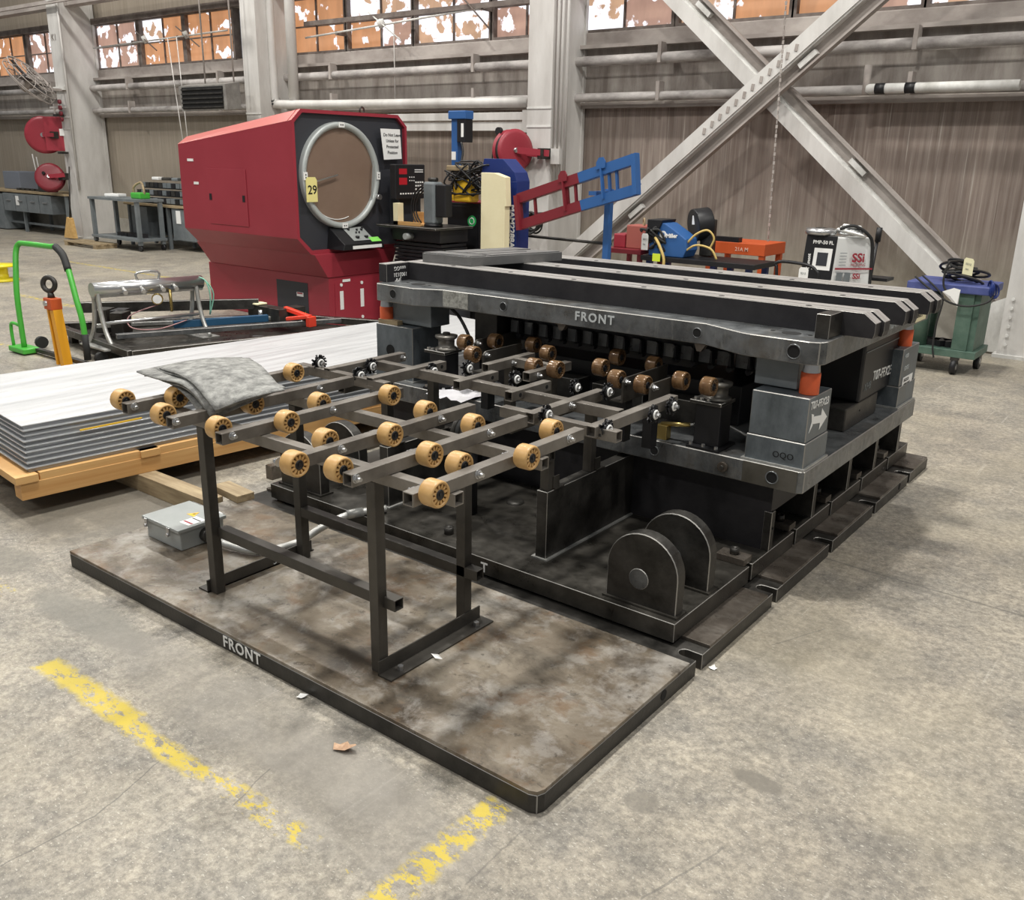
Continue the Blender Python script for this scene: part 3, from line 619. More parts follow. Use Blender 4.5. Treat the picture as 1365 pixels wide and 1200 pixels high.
# ------------------------------------------------------------------ skate wheels
WR = .0375
def wheel_proto():
    n = 24; h = .0245
    o = M().lathe([(.0285, h - .004), (.0305, h - .0005), (.0345, h), (.0368, h - .004), (WR, h - .010), (WR, -h + .010), (.0368, -h + .004), (.0345, -h), (.0305, -h + .0005), (.0285, -h + .004), (.0285, h - .004)], (0, 0, 0), XD, n)
    o.lathe([(.0140, h - .004), (.0160, h - .003), (.0172, h - .006), (.0172, -h + .006), (.0145, -h + .004)], (0, 0, 0), XD, n)
    for i in range(12):
        a = 2 * pi * i / 12; c, s_ = cos(a), sin(a)
        o.bar((h - .008, c * .017, s_ * .017), (h - .008, c * .0295, s_ * .0295), .010, .0064)
        o.bar((-h + .008, c * .017, s_ * .017), (-h + .008, c * .0295, s_ * .0295), .010, .0064)
    w_ = o.build('roller_wheel', TAN, None, local=True)
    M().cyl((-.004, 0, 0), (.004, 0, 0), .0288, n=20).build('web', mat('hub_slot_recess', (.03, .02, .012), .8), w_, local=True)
    hb = M(); hb.cyl((-h + .002, 0, 0), (h - .002, 0, 0), .0145, n=16); hb.torus((h - .003, 0, 0), XD, .0115, .003, 16, 6); hb.cyl((h - .003, 0, 0), (h + .001, 0, 0), .005, n=10)
    hb.build('hub', BLACK, w_, local=True)
    return w_
WP = wheel_proto(); USED = [0]
def wheel(parent, x, y, z, side=1, m=None, spin=0):
    if USED[0] == 0: o = WP; USED[0] = 1
    else: o = copy_tree(WP)
    o.parent = parent; o.location = V((x, y, z)) - wloc(parent); o.rotation_euler = (spin, 0, 0 if side > 0 else pi)
    if m:
        me = MWH.get(m.name)
        if not me: me = WP.data.copy(); me.materials.clear(); me.materials.append(m); MWH[m.name] = me
        o.data = me
    return o
MWH = {}
def nut(parent, x, y, z, dx=.02):
    q = M().cyl((x, y, z), (x + dx * .45, y, z), .0115, n=6, smooth=False); q.cyl((x, y, z), (x + .0015, y, z), .014, n=14); q.cyl((x, y, z), (x + dx, y, z), .006, n=10)
    return q.build('axle_bolt', CHROME, parent)
def brush(parent, x, y, z):
    q = M(); q.cyl((x - .012, y, z), (x + .006, y, z), .020, n=14)
    for i in range(26):
        a = 2 * pi * i / 26 + random.uniform(-.1, .1)
        q.bar((x - .010, y + cos(a) * .014, z + sin(a) * .014), (x + random.uniform(-.012, .008), y + cos(a) * .034, z + sin(a) * .034), .0045, .007)
    b_ = q.build('wheel_brush', BLACK, parent)
    q = M().torus((x + .010, y, z), XD, .014, .004, 16, 6); q.build('collar', PAPER, b_)
    M().cyl((x + .004, y, z), (x + .026, y, z), .008, n=6, smooth=False).build('axle_nut', CHROME, b_)

# ------------------------------------------------------------------ outboard roller table
T = .038; ZT = .785
tab = thing('roller_table', 'welded square-tube roller table with tan skate wheels on six rails', 'roller table', (-2.28, 1.96, .07), 0)
RX = {'a': -1.55, 'b': -1.78, 'c': -2.01, 'd': -2.365, 'e': -2.635, 'f': -2.905}
for k, x in RX.items():
    y0 = 1.60
    M().sqtube((x - T / 2, y0, ZT - T / 2), (x - T / 2, 2.40, ZT - T / 2), T).build('rail', TUBE, tab, bevel=.0015)
def xbeam(par, x0, x1, y, z, m=TUBE, name='cross_beam'): return M().sqtube((x0, y, z), (x1, y, z), T).build(name, m, par, bevel=.0015)
xbeam(tab, -3.02, -1.535, 1.765, .727); xbeam(tab, -3.0, -1.535, 2.165, .727)
for (x, y) in ((-1.865, 1.765), (-1.862, 2.165), (-2.712, 1.765), (-2.71, 2.165)):
    M().sqtube((x, y, .0705), (x, y, .7075), T).build('leg', LEGST, tab, bevel=.002)
xbeam(tab, -2.69, -1.80, 1.79, .31, LEGST, 'stretcher'); xbeam(tab, -2.69, -1.79, 2.165, .275, LEGST, 'stretcher')
for x, s_ in ((-1.844, 1), (-2.737, -1)):
    f = M().box(x, x + .005, 1.735, 2.225, .0705, .12).build('foot_angle', LEGST, tab)
    M().box(x if s_ > 0 else x - .053, x + .058 if s_ > 0 else x + .005, 1.735, 2.235, .0705, .076).build('foot_flange', LEGST, f)
    for y in (1.80, 2.17): M().cyl((x + .034 * s_, y, .076), (x + .034 * s_, y, .09), .010, n=6, smooth=False).build('foot_bolt', CHROME, f)
text('393', .042, (-2.7315, 2.03, .079), (0, 1, 0), (0, 0, 1), CHALK, tab)
WZ = .784
PW = {'a': [1.645, 2.045], 'b': [1.876], 'c': [1.565, 1.943], 'd': [1.825, 2.294], 'e': [1.891], 'f': [1.77, 2.295]}
MW = {'a': [1.862, 2.313], 'b': [1.615, 2.195], 'c': [1.768, 2.215], 'd': [1.637, 2.050], 'e': [1.612], 'f': [1.625]}
for k in RX:
    x = RX[k]
    for y in PW[k]:
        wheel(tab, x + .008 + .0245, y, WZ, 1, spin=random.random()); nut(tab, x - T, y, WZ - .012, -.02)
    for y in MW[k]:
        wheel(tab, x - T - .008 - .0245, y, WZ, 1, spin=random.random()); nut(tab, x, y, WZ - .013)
nut(tab, RX['e'], 2.223, WZ - .013)

# ------------------------------------------------------------------ inboard short rails
inn = thing('inner_rail_frame', 'short welded rail frame with black brushes between table and die', 'rail frame', (-2.2, 2.7, .418), 0)
def rail(par, x, y0, y1, z=ZT, m=TUBE):
    r_ = M().sqtube((x - T / 2, y0, z - T / 2), (x - T / 2, y1, z - T / 2), T).build('rail', m, par, bevel=.0015)
    return r_
IR = [(-1.53, 2.435, 3.0), (-1.78, 2.435, 2.89), (-2.018, 2.62, 2.87), (-2.275, 2.62, 2.86), (-2.56, 2.43, 2.86), (-2.81, 2.43, 2.87)]
for (x, y0, y1) in IR: rail(inn, x, y0, y1)
for (x, y) in ((-2.018, 2.67), (-2.018, 2.84), (-2.275, 2.82), (-2.56, 2.83), (-2.56, 2.47)): M().cyl((x, y, ZT - T / 2), (x + .0012, y, ZT - T / 2), .008, n=12).build('bolt_hole', VOID, inn)
xbeam(inn, -3.02, -2.50, 2.45, .7565); xbeam(inn, -2.85, -1.60, 2.71, .7565); xbeam(inn, -1.95, -1.465, 2.478, .7565)
for x in (-1.886, -2.735):
    for y in (2.675, 2.965):
        M().sqtube((x, y, .4185), (x, y, .699), T).build('leg', LEGST, inn, bevel=.0015)
        M().box(x - .02, x + .03, y + .015, y + .075, .4185, .424).build('foot_flange', LEGST, inn); M().box(x + .019, x + .023, y + .01, y + .05, .424, .47).build('foot_gusset', LEGST, inn)
    M().sqtube((x, 2.42, .718), (x, 3.0, .718), T).build('bearer', LEGST, inn)
xbeam(inn, -1.93, -1.855, 2.66, .56, LEGST, 'stub')
for (x, y, z) in ((-1.76, 2.465, .782), (-1.76, 2.852, .79), (-1.53, 2.485, .77), (-1.515, 2.769, .765), (-1.515, 2.905, .768), (-2.545, 2.745, .765), (-2.68, 2.46, .775), (-2.80, 2.64, .765), (-2.92, 2.46, .79), (-2.14, 2.78, .79), (-2.4, 2.80, .79), (-2.0, 3.0, .74)):
    brush(inn, x + .012, y, z)
nut(inn, -1.78, 2.66, .770); nut(inn, -2.81, 2.85, .766)

# rails and brackets inside the die opening
deep = thing('die_roller_brackets', 'roller brackets with glossy brown wheels in the die opening', 'roller bracket', (-2.1, 3.2, .5245), 0)
rail(deep, -2.16, 2.92, 3.22); rail(deep, -2.385, 2.93, 3.26); xbeam(deep, -2.39, -2.15, 3.12, .766)
for x in (-2.18, -2.40): M().sqtube((x, 3.10, .5245), (x, 3.10, .747), T).build('leg', LEGST, deep)
nut(deep, -2.385, 3.1, .765); nut(deep, -2.16, 2.98, .765)
for (x, y0, y1) in ((-1.80, 3.04, 3.40), (-1.672, 3.03, 3.19), (-2.53, 3.06, 3.34), (-2.73, 3.24, 3.60)):
    p_ = M().prism([(y0, .70), (y1, .70), (y1, .80), (y0 + .02, .80), (y0, .785)], x, x + .008, 'x').build('bracket_plate', LEGST, deep, bevel=.001)
    M().box(x - .05, x, y0, y1, .70, .706).build('bracket_flange', LEGST, p_)
    M().box(x - .045, x - .005, y0 + .05, y0 + .10, .5245, .70).build('bracket_post', BLACK, deep)
    nut(deep, x + .008, y0 + .025, .782)
for (x, y) in ((-2.767, 3.222), (-2.565, 3.038), (-2.68, 3.34), (-2.50, 3.40), (-2.33, 3.28), (-2.215, 3.02), (-2.118, 3.04), (-2.0, 3.20), (-2.06, 3.43), (-1.838, 3.064), (-1.712, 3.053), (-1.86, 3.40), (-1.632, 3.214), (-1.505, 3.20)):
    wheel(deep, x, y, .787, 1, BRONZE, random.random())

# gauge posts with rollers on the lower shoe
def post(x, y, label, boxw=.11):
    p_ = thing('guide_roller_post', label, 'guide post', (x, y, .5245), 0, 'guide roller posts on the lower shoe')
    M().box(x - .07, x + .07, y - .08, y + .08, .5246, .535).build('base_plate', BLACK, p_, bevel=.001)
    M().box(x - boxw / 2, x + boxw / 2, y - .05, y + .05, .535, .705).build('post_tube', BLACK, p_, bevel=.003)
    M().box(x - .075, x + .06, y - .065, y + .065, .705, .719).build('top_plate', DSTEEL, p_, bevel=.002)
    r_ = M().lathe([(0, 0), (.055, 0), (.058, .006), (.046, .014), (.040, .018), (.040, .050), (.048, .054), (.055, .062), (.055, .070), (0, .070)], (x + .01, y + .005, .719), ZD, 24).build('grooved_roller', mat('worn_roller_steel', (.14, .13, .115), .4, .6, (.2, .19, .17), 9), p_)
    M().cyl((x + .01, y + .005, .789), (x + .01, y + .005, .803), .018, n=6, smooth=False).build('roller_nut', DSTEEL, r_)
    for dx in (-.055, -.03, .0): M().cyl((x + dx, y - .05, .719), (x + dx, y - .05, .73), .009, n=6, smooth=False).build('cap_bolt', CHROME, p_)
    for dx in (-.055, 0, .055): M().cyl((x + dx, y - .068, .535), (x + dx, y - .068, .546), .008, n=6, smooth=False).build('base_bolt', CHROME, p_)
    return p_
post(-1.515, 3.285, 'black guide post with grooved steel roller beside the right guide block')
post(-2.955, 3.285, 'dark guide post with grooved steel roller beside the left guide block', .10)
v_ = thing('air_fitting', 'brass valve with pale hose on lower shoe by the brushes', 'valve', (-1.70, 3.25, .5245))
M().box(-1.735, -1.685, 3.225, 3.265, .5246, .585).build('valve_body', BRASS, v_, bevel=.003)
M().cyl((-1.72, 3.245, .585), (-1.60, 3.26, .60), .010, n=8).build('fitting', BRASS, v_)
M().pipe([(-1.60, 3.26, .60), (-1.52, 3.37, .60), (-1.40, 3.40, .56), (-1.36, 3.48, .56)], .006, 6, 5).build('hose', DUCT, v_)
t_ = thing('air_hose', 'thin black air hose hanging from upper shoe at left', 'hose', (-2.8, 3.4, .6))
M().pipe([(-2.99, 3.36, .915), (-2.90, 3.34, .87), (-2.82, 3.32, .78), (-2.80, 3.30, .72)], .008, 8, 6).build('hose_run', RUBBER, t_)
c_ = thing('air_spring', 'ribbed black rubber air spring beneath the rails', 'air spring', (-2.41, 2.83, .14))
q = M(); q.cyl((-2.41, 2.83, .14), (-2.41, 2.83, .44), .04, n=12); q.build('stand', BLACK, c_)
for i in range(6): M().torus((-2.47 + i * .022, 2.83 + i * .004, .50), (1, .2, 0), .045, .011, 22, 7).build('rib_coil', RUBBER if i % 2 else DSTEEL, c_)
M().cyl((-2.47, 2.83, .5), (-2.35, 2.85, .5), .042, n=18).build('core', RUBBER, c_)
sc_ = thing('shim_block', 'small pine shim resting on the left guide block', 'wood block', (-3.315, 3.29, .8002)); M().box(-3.385, -3.25, 3.262, 3.30, .8003, .822).build('shim', OLDWOOD, sc_, bevel=.001)
fs = thing('bright_patch_film', 'crumpled white film added as a bright patch behind the left rails', 'added film', (-2.75, 3.5, .5245))  # film is added to give the bright white patch on the lower shoe
vs = []; nn = 9
for i in range(nn):
    for j in range(nn): vs.append((-2.93 + .24 * i / 8 + random.uniform(-.01, .01), 3.10 + .42 * j / 8, .528 + random.random() * .022))
M().add(vs, [(i * nn + j, (i + 1) * nn + j, (i + 1) * nn + j + 1, i * nn + j + 1) for i in range(nn - 1) for j in range(nn - 1)]).build('film', mat('bright_patch_white', (.75, .74, .78), .3, 0, (.85, .84, .86), 10), fs)

# ------------------------------------------------------------------ electrical box with conduit
eb = thing('junction_box', 'light grey hinged junction box on base plate with warning sticker', 'electrical box', (-3.255, 1.985, .0705))
M().box(-3.375, -3.13, 1.885, 2.09, .0706, .150).build('box_body', GREYP, eb, bevel=.004)
ld = M().box(-3.385, -3.12, 1.872, 2.10, .151, .166).build('lid', GREYP, eb, bevel=.003)
M().prism([(-3.255, 2.0), (-3.205, 2.0), (-3.230, 2.045)], .1665, .167).build('warning_triangle', YEL, ld)
M().prism([(-3.232, 2.006), (-3.222, 2.022), (-3.228, 2.022), (-3.222, 2.036), (-3.236, 2.018), (-3.230, 2.018)], .167, .1674).build('bolt_symbol', BLACK, ld)
M().box(-3.20, -3.135, 1.93, 2.01, .1665, .167).build('sticker', PAPER, ld); M().box(-3.196, -3.139, 1.945, 1.955, .167, .1674).build('sticker_stripe', RED, ld); M().box(-3.196, -3.139, 1.985, 1.992, .167, .1674).build('sticker_stripe', BLACK, ld)
M().cyl((-3.37, 2.105, .158), (-3.15, 2.105, .158), .006, n=8).build('hinge', CHROME, eb)
for x in (-3.35, -3.19):
    l_ = M().box(x - .010, x + .010, 1.866, 1.872, .128, .162).build('latch', CHROME, eb, bevel=.001); M().cyl((x, 1.868, .132), (x, 1.860, .132), .008, n=8).build('latch_screw', CHROME, l_)
M().cyl((-3.13, 2.0, .11), (-3.10, 2.0, .11), .03, n=14).build('cable_gland', DSTEEL, eb)
cd = thing('flexible_conduit', 'grey corrugated conduit curving across the base plate', 'conduit', (-2.85, 2.3, .07))
q = M(); q.pipe([(-3.10, 2.0, .11), (-3.0, 2.01, .095), (-2.86, 2.06, .09), (-2.80, 2.20, .095), (-2.80, 2.34, .12), (-2.76, 2.46, .152), (-2.68, 2.60, .158)], .016, 10, 8)
q.build('conduit_run', DUCT, cd); M().cyl((-2.765, 2.45, .153), (-2.73, 2.51, .157), .020, n=10).build('coupling', DUCT, cd)

# grey felt sheets heaped on the rails
FS = thing('felt_sheets', 'heap of grey felt sheets draped over the far left rails', 'felt', (-2.85, 1.9, .83))
base = [(-3.12, 1.80), (-2.64, 1.735), (-2.52, 1.93), (-3.04, 2.13)]
for k in range(6):
    vs = []; n1, n2 = 14, 12; dx = random.uniform(-.04, .03) + .012 * k; dy = random.uniform(-.02, .02); rr = random.uniform(-.10, .10)
    for i in range(n1 + 1):
        for j in range(n2 + 1):
            u, v = i / n1, j / n2
            p = (V((*base[0], 0)) * (1 - u) + V((*base[1], 0)) * u) * (1 - v) + (V((*base[3], 0)) * (1 - u) + V((*base[2], 0)) * u) * v
            cx, cy = p.x + 2.83, p.y - 1.92; cx, cy = rot2(cx, cy, rr)
            x, y = cx - 2.83 + dx, cy + 1.92 + dy
            z = .824 + k * .0065 + .016 * sin(3.1 * v) * (1 - .5 * u) * (k / 5) + .006 * sin(7 * u + k)
            if u > .55: z -= .13 * (u - .55) ** 2 * (1.6 - .1 * k) * (1 - v) * 2
            if u < .2 and k < 4: z -= (.2 - u) * .06 * (4 - k) / 3
            vs.append((x, y, z))
    w1 = n2 + 1
    fcs = [(i * w1 + j, (i + 1) * w1 + j, (i + 1) * w1 + j + 1, i * w1 + j + 1) for i in range(n1) for j in range(n2)]
    o = M().add(vs, fcs, True).build('felt_sheet', FELT, FS)
    so = o.modifiers.new('thick', 'SOLIDIFY'); so.thickness = .005; so.offset = 1

# timber beside the base plate
def timber(label, p0, p1, w_, h_, z, m=OLDWOOD):
    a = V((*p0, z + h_ / 2)); b_ = V((*p1, z + h_ / 2)); q = M(); d = (b_ - a).normalized(); x = V((-d.y, d.x, 0)); up = V((0, 0, 1))
    vs = [p + x * (s * w_ / 2) + up * (t_ * h_ / 2) for p in (a, b_) for s, t_ in ((-1, -1), (1, -1), (1, 1), (-1, 1))]
    q.add(vs, [(0, 1, 2, 3), (7, 6, 5, 4)] + [(i, 4 + i, 4 + (i + 1) % 4, (i + 1) % 4) for i in range(4)])
    o = q.build('timber', m, None, bevel=.002); return tag(o, label, 'timber', 'timbers on the floor left of the base plate')
timber('weathered square timber on the floor carrying the skid edge', (-4.35, 2.30), (-3.50, 2.30), .09, .088, 0)
timber('rear square timber on the floor carrying the skid', (-5.6, 4.6), (-3.65, 4.6), .09, .088, 0)
timber('pale board offcut resting on the edge of the base plate', (-3.62, 2.42), (-3.40, 2.40), .09, .035, .0705)
cs = thing('steel_channel', 'dirty steel channel with slots lying beyond the base plate', 'channel', (-3.9, 3.0, 0))
M().box(-3.75, -3.70, 2.78, 3.9, .0, .075).build('channel_body', BASETOP2, cs, bevel=.002)
for y in (2.9, 3.12, 3.34, 3.56): M().box(-3.6995, -3.698, y, y + .04, .03, .055).build('slot', VOID, cs)

# litter
lf = thing('dry_leaf', 'brown dry leaf curled on the concrete near the yellow line', 'leaf', (-1.74, 1.455, 0))
vs = [(0, 0, .006), (.035, .012, .012), (.06, .035, .028), (.045, .045, .02), (.03, .04, .008), (.012, .045, .014), (-.005, .03, .004), (-.02, .022, .008), (.02, .022, .016)]
LM = mat('dry_leaf_brown', (.42, .25, .15), .7, 0, (.62, .42, .28), 60)
M().add(vs, [(0, 1, 8), (1, 2, 8), (2, 3, 8), (3, 4, 8), (4, 5, 8), (5, 6, 8), (6, 7, 8), (7, 0, 8)]).build('leaf_blade', LM, lf, local=True)
def scrap(loc, r, label):
    q = M(); n = 7; vs = [(0, 0, r * .5)]
    for i in range(n): a = 2 * pi * i / n; k = r * random.uniform(.5, 1.2); vs.append((cos(a) * k, sin(a) * k, random.uniform(.001, r * .5)))
    q.add(vs, [(0, 1 + i, 1 + (i + 1) % n) for i in range(n)]); o = q.build('paper_scrap', PAPER, None, local=True); o.location = loc
    tag(o, label, 'litter')
scrap((-2.02, 1.575, 0), .022, 'crumpled white scrap on concrete against the plate near FRONT'); scrap((-1.10, 2.56, 0), .014, 'small white scrap on concrete right of the base plate')
o = M().add([(0, 0, .002), (.03, .002, .010), (.055, -.004, .004), (.03, -.012, .002)], [(0, 1, 2), (0, 2, 3)]).build('torn_tape', PAPER, None, local=True); o.location = (-1.80, 1.93, .076); tag(o, 'scrap of white tape on the right foot flange of the table', 'litter')

# ------------------------------------------------------------------ sheet metal stack on timber skid
SIDEALU = mat('stacked_sheet_edges', (.22, .225, .235), .33, .6, (.44, .45, .465), 3, .05, (.5, .5, 30), rvar=.1)
ALULIP = mat('sheet_lip', (.42, .43, .44), .35, .5)
sk = thing('timber_skid', 'pine skid of runners and bearers under the sheet stack', 'skid', (-5.0, 3.7, 0), 0)
ang = -radians(6.2)
OX, OY = -4.125, 1.70
def Q(u, v):      # u to the left, v away
    x, y = rot2(-u, v, ang); return (OX + x, OY + y)
def qbox(m, u0, u1, v0, v1, z0, z1): return m.prism([Q(u1, v0), Q(u0, v0), Q(u0, v1), Q(u1, v1)], z0, z1)
for u in (0, .53, 1.06): qbox(M(), u, u + .085, .02, 3.63, .0885, .168).build('runner', WOOD, sk, bevel=.002)
for v in (0, .58, 1.18, 1.8, 2.45, 3.02, 3.54): qbox(M(), -.01, 1.18, v, v + .10, .1685, .204).build('bearer', WOOD, sk, bevel=.002)
qbox(M(), .004, .085, .11, 3.54, .1685, .204).build('side_rail', WOOD, sk)
st = thing('sheet_stack', 'stack of pale galvanised metal sheets on a pine skid', 'sheet stack', (-5.0, 3.7, .2045), 0)
zz = .2045
for i in range(9):
    sh = .017 * i + random.uniform(-.004, .004); dv = random.uniform(-.004, .004) + .006 * i; h_ = .0155
    qbox(M(), .036 + sh, 1.18 + sh, .078 + dv, 3.68 + dv, zz, zz + h_).build('folded_sheet', SIDEALU, st)
    m_ = M(); qbox(m_, .026 + sh, 1.18 + sh, .066 + dv, 3.69 + dv, zz + h_, zz + h_ + .0052)
    lip = m_.build('metal_sheet', ALUTOP if i == 8 else ALULIP, st, bevel=.001); zz += h_ + .0053
tg = thing('paper_strip', 'yellow paper strip tucked in the side of the sheet stack', 'strip', (-4.25, 2.2, .33))
M().bar((-4.178, 2.05, .340), (-4.142, 2.35, .345), .004, .008).build('strip', YEL, tg)

# ------------------------------------------------------------------ red optical comparator
oc = thing('optical_comparator', 'large red optical comparator with round brown screen', 'measuring machine', (-7.7, 6.3, 0))
XF = -6.85; XR = -8.63
y0, y1 = 5.60, 7.06
def head_prof(x, top, r0=.1): return [(y0 + .30, .60), (y1 - .30, .60), (y1, .85), (y1, top - .10), (y1 - .12, top), (y0 + .12, top), (y0, top - .10), (y0, .85)]
pf = [(y0 + .02 + .13, .71), (y1 - .15, .71), (y1, .86), (y1, 1.89), (y1 - .12, 1.995), (y0 + .11, 1.995), (y0, 1.895), (y0, .86)]
pr = [(y0 + .15, .71), (y1 - .15, .71), (y1, .86), (y1, 1.66), (y1 - .12, 1.755), (y0 + .11, 1.755), (y0, 1.68), (y0, .86)]
n = 8; vs = [(XF, a, b) for a, b in pf] + [(XR, a, b) for a, b in pr]
M().add(vs, [tuple(range(n, 2 * n))[::-1]] + [(i, n + i, n + (i + 1) % n, (i + 1) % n) for i in range(n)]).add([(XF - .05, a, b) for a, b in pf], [tuple(range(n))]).build('head_casing', RED, oc, bevel=.004)
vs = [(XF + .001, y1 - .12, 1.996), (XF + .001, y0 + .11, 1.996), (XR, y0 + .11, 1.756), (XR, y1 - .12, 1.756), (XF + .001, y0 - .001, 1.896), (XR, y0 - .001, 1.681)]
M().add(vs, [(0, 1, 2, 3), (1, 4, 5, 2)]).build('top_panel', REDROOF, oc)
# front rim and black fascia
inn_ = [(y0 + .17, .745), (y1 - .17, .745), (y1 - .03, .875), (y1 - .03, 1.877), (y1 - .13, 1.965), (y0 + .125, 1.965), (y0 + .03, 1.88), (y0 + .03, .875)]
vs = [(XF, a, b) for a, b in pf] + [(XF + .004, a, b) for a, b in pf] + [(XF + .004, a, b) for a, b in inn_] + [(XF - .03, a, b) for a, b in inn_]
fs = []
for i in range(n):
    j = (i + 1) % n; fs += [(i, j, n + j, n + i), (n + i, n + j, 2 * n + j, 2 * n + i), (2 * n + i, 2 * n + j, 3 * n + j, 3 * n + i)]
M().add(vs, fs).build('front_rim', RED, oc)
FASC = mat('charcoal_fascia', (.035, .037, .045), .5, .05)
M().add([(XF - .03, a, b) for a, b in inn_], [tuple(range(n))]).build('fascia', FASC, oc)
cy, cz, R_ = 6.165, 1.418, .485
cx = XF - .03
M().lathe([(R_ - .055, .012), (R_ - .055, .045), (R_ - .03, .06), (R_ - .005, .055), (R_, .04), (R_, 0)], (cx, cy, cz), XD, 64).build('screen_ring', mat('grey_ring_paint', (.45, .48, .47), .4, .2), oc)
M().lathe([(0, .02), (R_ - .055, .02)], (cx, cy, cz), XD, 64, False).build('screen', mat('brown_frosted_screen', (.20, .135, .10), .22, 0, (.23, .16, .12), 2, 0), oc)
M().pipe([(cx + .024, cy - .05 + .40 * cos(a) * .98, cz + .40 * sin(a)) for a in [pi * 1.15 + k * .12 for k in range(13)]], .004, 6, 2).build('film_edge', PAPER, oc)
for a in (0, pi / 2, pi, 3 * pi / 2):
    q = V((cx + .062, cy + (R_ - .027) * cos(a), cz + (R_ - .027) * sin(a)))
    t1 = V((0, -sin(a), cos(a))); b_ = M().bar(q - t1 * .035, q + t1 * .035, .006, .045).build('ring_clip', PAPER, oc)
    for s in (-.012, .012): M().cyl(q + t1 * s, q + t1 * s + V((.008, 0, 0)), .006, n=8).build('clip_screw', BLACK, b_)
M().bar((cx + .06, cy - .45, cz - .07), (cx + .05, cy - .06, cz + .01), .012).build('pointer_arm', CHROME, oc)
M().bar((cx + .06, cy + .40, cz + .14), (cx + .06, cy + .36, cz - .21), .012).build('screen_clip', GREYP, oc)
M().cyl((cx + .04, cy + .44, cz - .20), (cx + .10, cy + .44, cz - .20), .026, n=14).build('clamp_knob', CHROME, oc)
nt_ = M().add([(cx + .066, 6.66, 1.86), (cx + .066, 6.93, 1.86), (cx + .066, 6.95, 1.58), (cx + .066, 6.70, 1.57)], [(3, 2, 1, 0)]).build('paper_notice', PAPER, None)
tag(nt_, 'white printed notice taped to the comparator fascia', 'notice')
for i, s in enumerate(('Do Not Leave', 'Unless for', 'Protected', 'Position')): text(s, .042, (cx + .068, 6.82, 1.79 - .055 * i), (0, 1, 0), ZD, BLACK, nt_, align='CENTER', bold=.0004)
def hang_tag(label, p, wx, wz, d=XD, body=None, m=TAG):
    c = V(p); d = V(d).normalized(); z = V((0, 0, 1)); hw, hh = wx / 2, wz / 2
    pts = [c + d * a + z * b for a, b in ((-hw, -hh), (hw, -hh), (hw, hh * .75), (hw * .7, hh), (-hw * .7, hh), (-hw, hh * .75))]
    nrm = d.cross(z); o = M().add([q + nrm * e for e in (0, .002) for q in pts], [(0, 1, 2, 3, 4, 5), (11, 10, 9, 8, 7, 6)] + [(i, 6 + i, 6 + (i + 1) % 6, (i + 1) % 6) for i in range(6)]).build('hang_tag', m, None)
    tag(o, label, 'tag')
    if body: text(body, wz * .5, c + nrm * .004 + d * (-hw * .75) - z * (hh * .35), d, z, BLACK, o, bold=.001)
    else: text('0212', wz * .16, c + nrm * .004 + d * (-hw * .6) + z * (hh * .2), d, z, LGREY, o); text('lot', wz * .16, c + nrm * .004 + d * (-hw * .5) - z * (hh * .4), d, z, LGREY, o)
    return o
hang_tag('yellow paper tag reading 29 hanging at the screen rim', (cx + .075, 5.76, 1.30), .13, .22, YD, '29', mat('pale_yellow_tag', (.80, .72, .28), .7))
# control wedge under the screen
M().add([(XF - .03, 5.98, .745), (XF + .20, 5.98, .745), (XF + .20, 6.52, .745), (XF - .03, 6.52, .745), (XF - .02, 6.0, .95), (XF + .20, 6.0, .80), (XF + .20, 6.50, .80), (XF - .02, 6.50, .95)],
        [(3, 2, 1, 0), (4, 5, 6, 7), (0, 1, 5, 4), (1, 2, 6, 5), (2, 3, 7, 6), (3, 0, 4, 7)]).build('control_box', BLACK, oc, bevel=.004)
def cp(u, v, h=.003): return V((XF - .02 + .22 * u, 6.0 + .5 * v, .95 - .15 * u + h))
M().add([cp(.1, .30), cp(.85, .30), cp(.85, .82), cp(.1, .82)], [(0, 1, 2, 3)]).build('control_panel', GREYP, oc)
for (u, v, r) in ((.25, .4, .012), (.7, .45, .020), (.7, .68, .020), (.3, .6, .010), (.3, .72, .012), (.2, .78, .01), (.45, .52, .008), (.45, .6, .008)):
    M().cyl(cp(u, v), cp(u, v, .022), r, n=12).build('control_knob', BLACK, oc)
M().add([cp(.72, .72, .005), cp(.97, .72, .005), cp(.97, .98, .005), cp(.72, .98, .005)], [(0, 1, 2, 3)]).build('green_sticker', mat('lime_sticker', (.25, .75, .12), .6), oc)
M().box(XF + .2005, XF + .203, 6.10, 6.48, .752, .782).build('nameplate', PAPER, oc)
# pedestal
PX = -6.82
M().prism([(y0 + .33, .0), (6.74, .0), (6.74, .48), (y0 + .33, .48)], XR - .12 + .0, PX, 'x').build('pedestal', RED, oc, bevel=.004)
vs = [(PX + .004, 5.93, .48), (PX + .004, 6.745, .48), (PX + .004, 6.90, .665), (PX + .004, 5.93, .665), (XF - .02, 5.75, .712), (XF - .02, 6.92, .712)]
M().prism([(5.915, .482), (6.75, .482), (6.85, .71), (5.76, .71)], XR - .06, PX + .01, 'x').build('flared_skirt', RED, oc, bevel=.004)
M().box(-7.61, -7.13, 5.9275, 5.935, .03, .40).build('access_door', FASC, oc)
b_ = M().box(-7.30, -7.20, 5.925, 5.9275, .26, .30).build('warning_label', PAPER, oc); M().box(-7.29, -7.21, 5.923, 5.925, .285, .298).build('label_band', RED, b_)
M().box(-7.22, -7.19, 5.922, 5.9275, .13, .16).build('door_latch', BLACK, oc)
yl = M().box(-7.27, -7.145, 5.90, 5.9015, .015, .12).build('yellow_warning_card', mat('card_yellow', (.80, .78, .05), .6), None); tag(yl, 'small yellow warning card at the foot of the red machine', 'card')
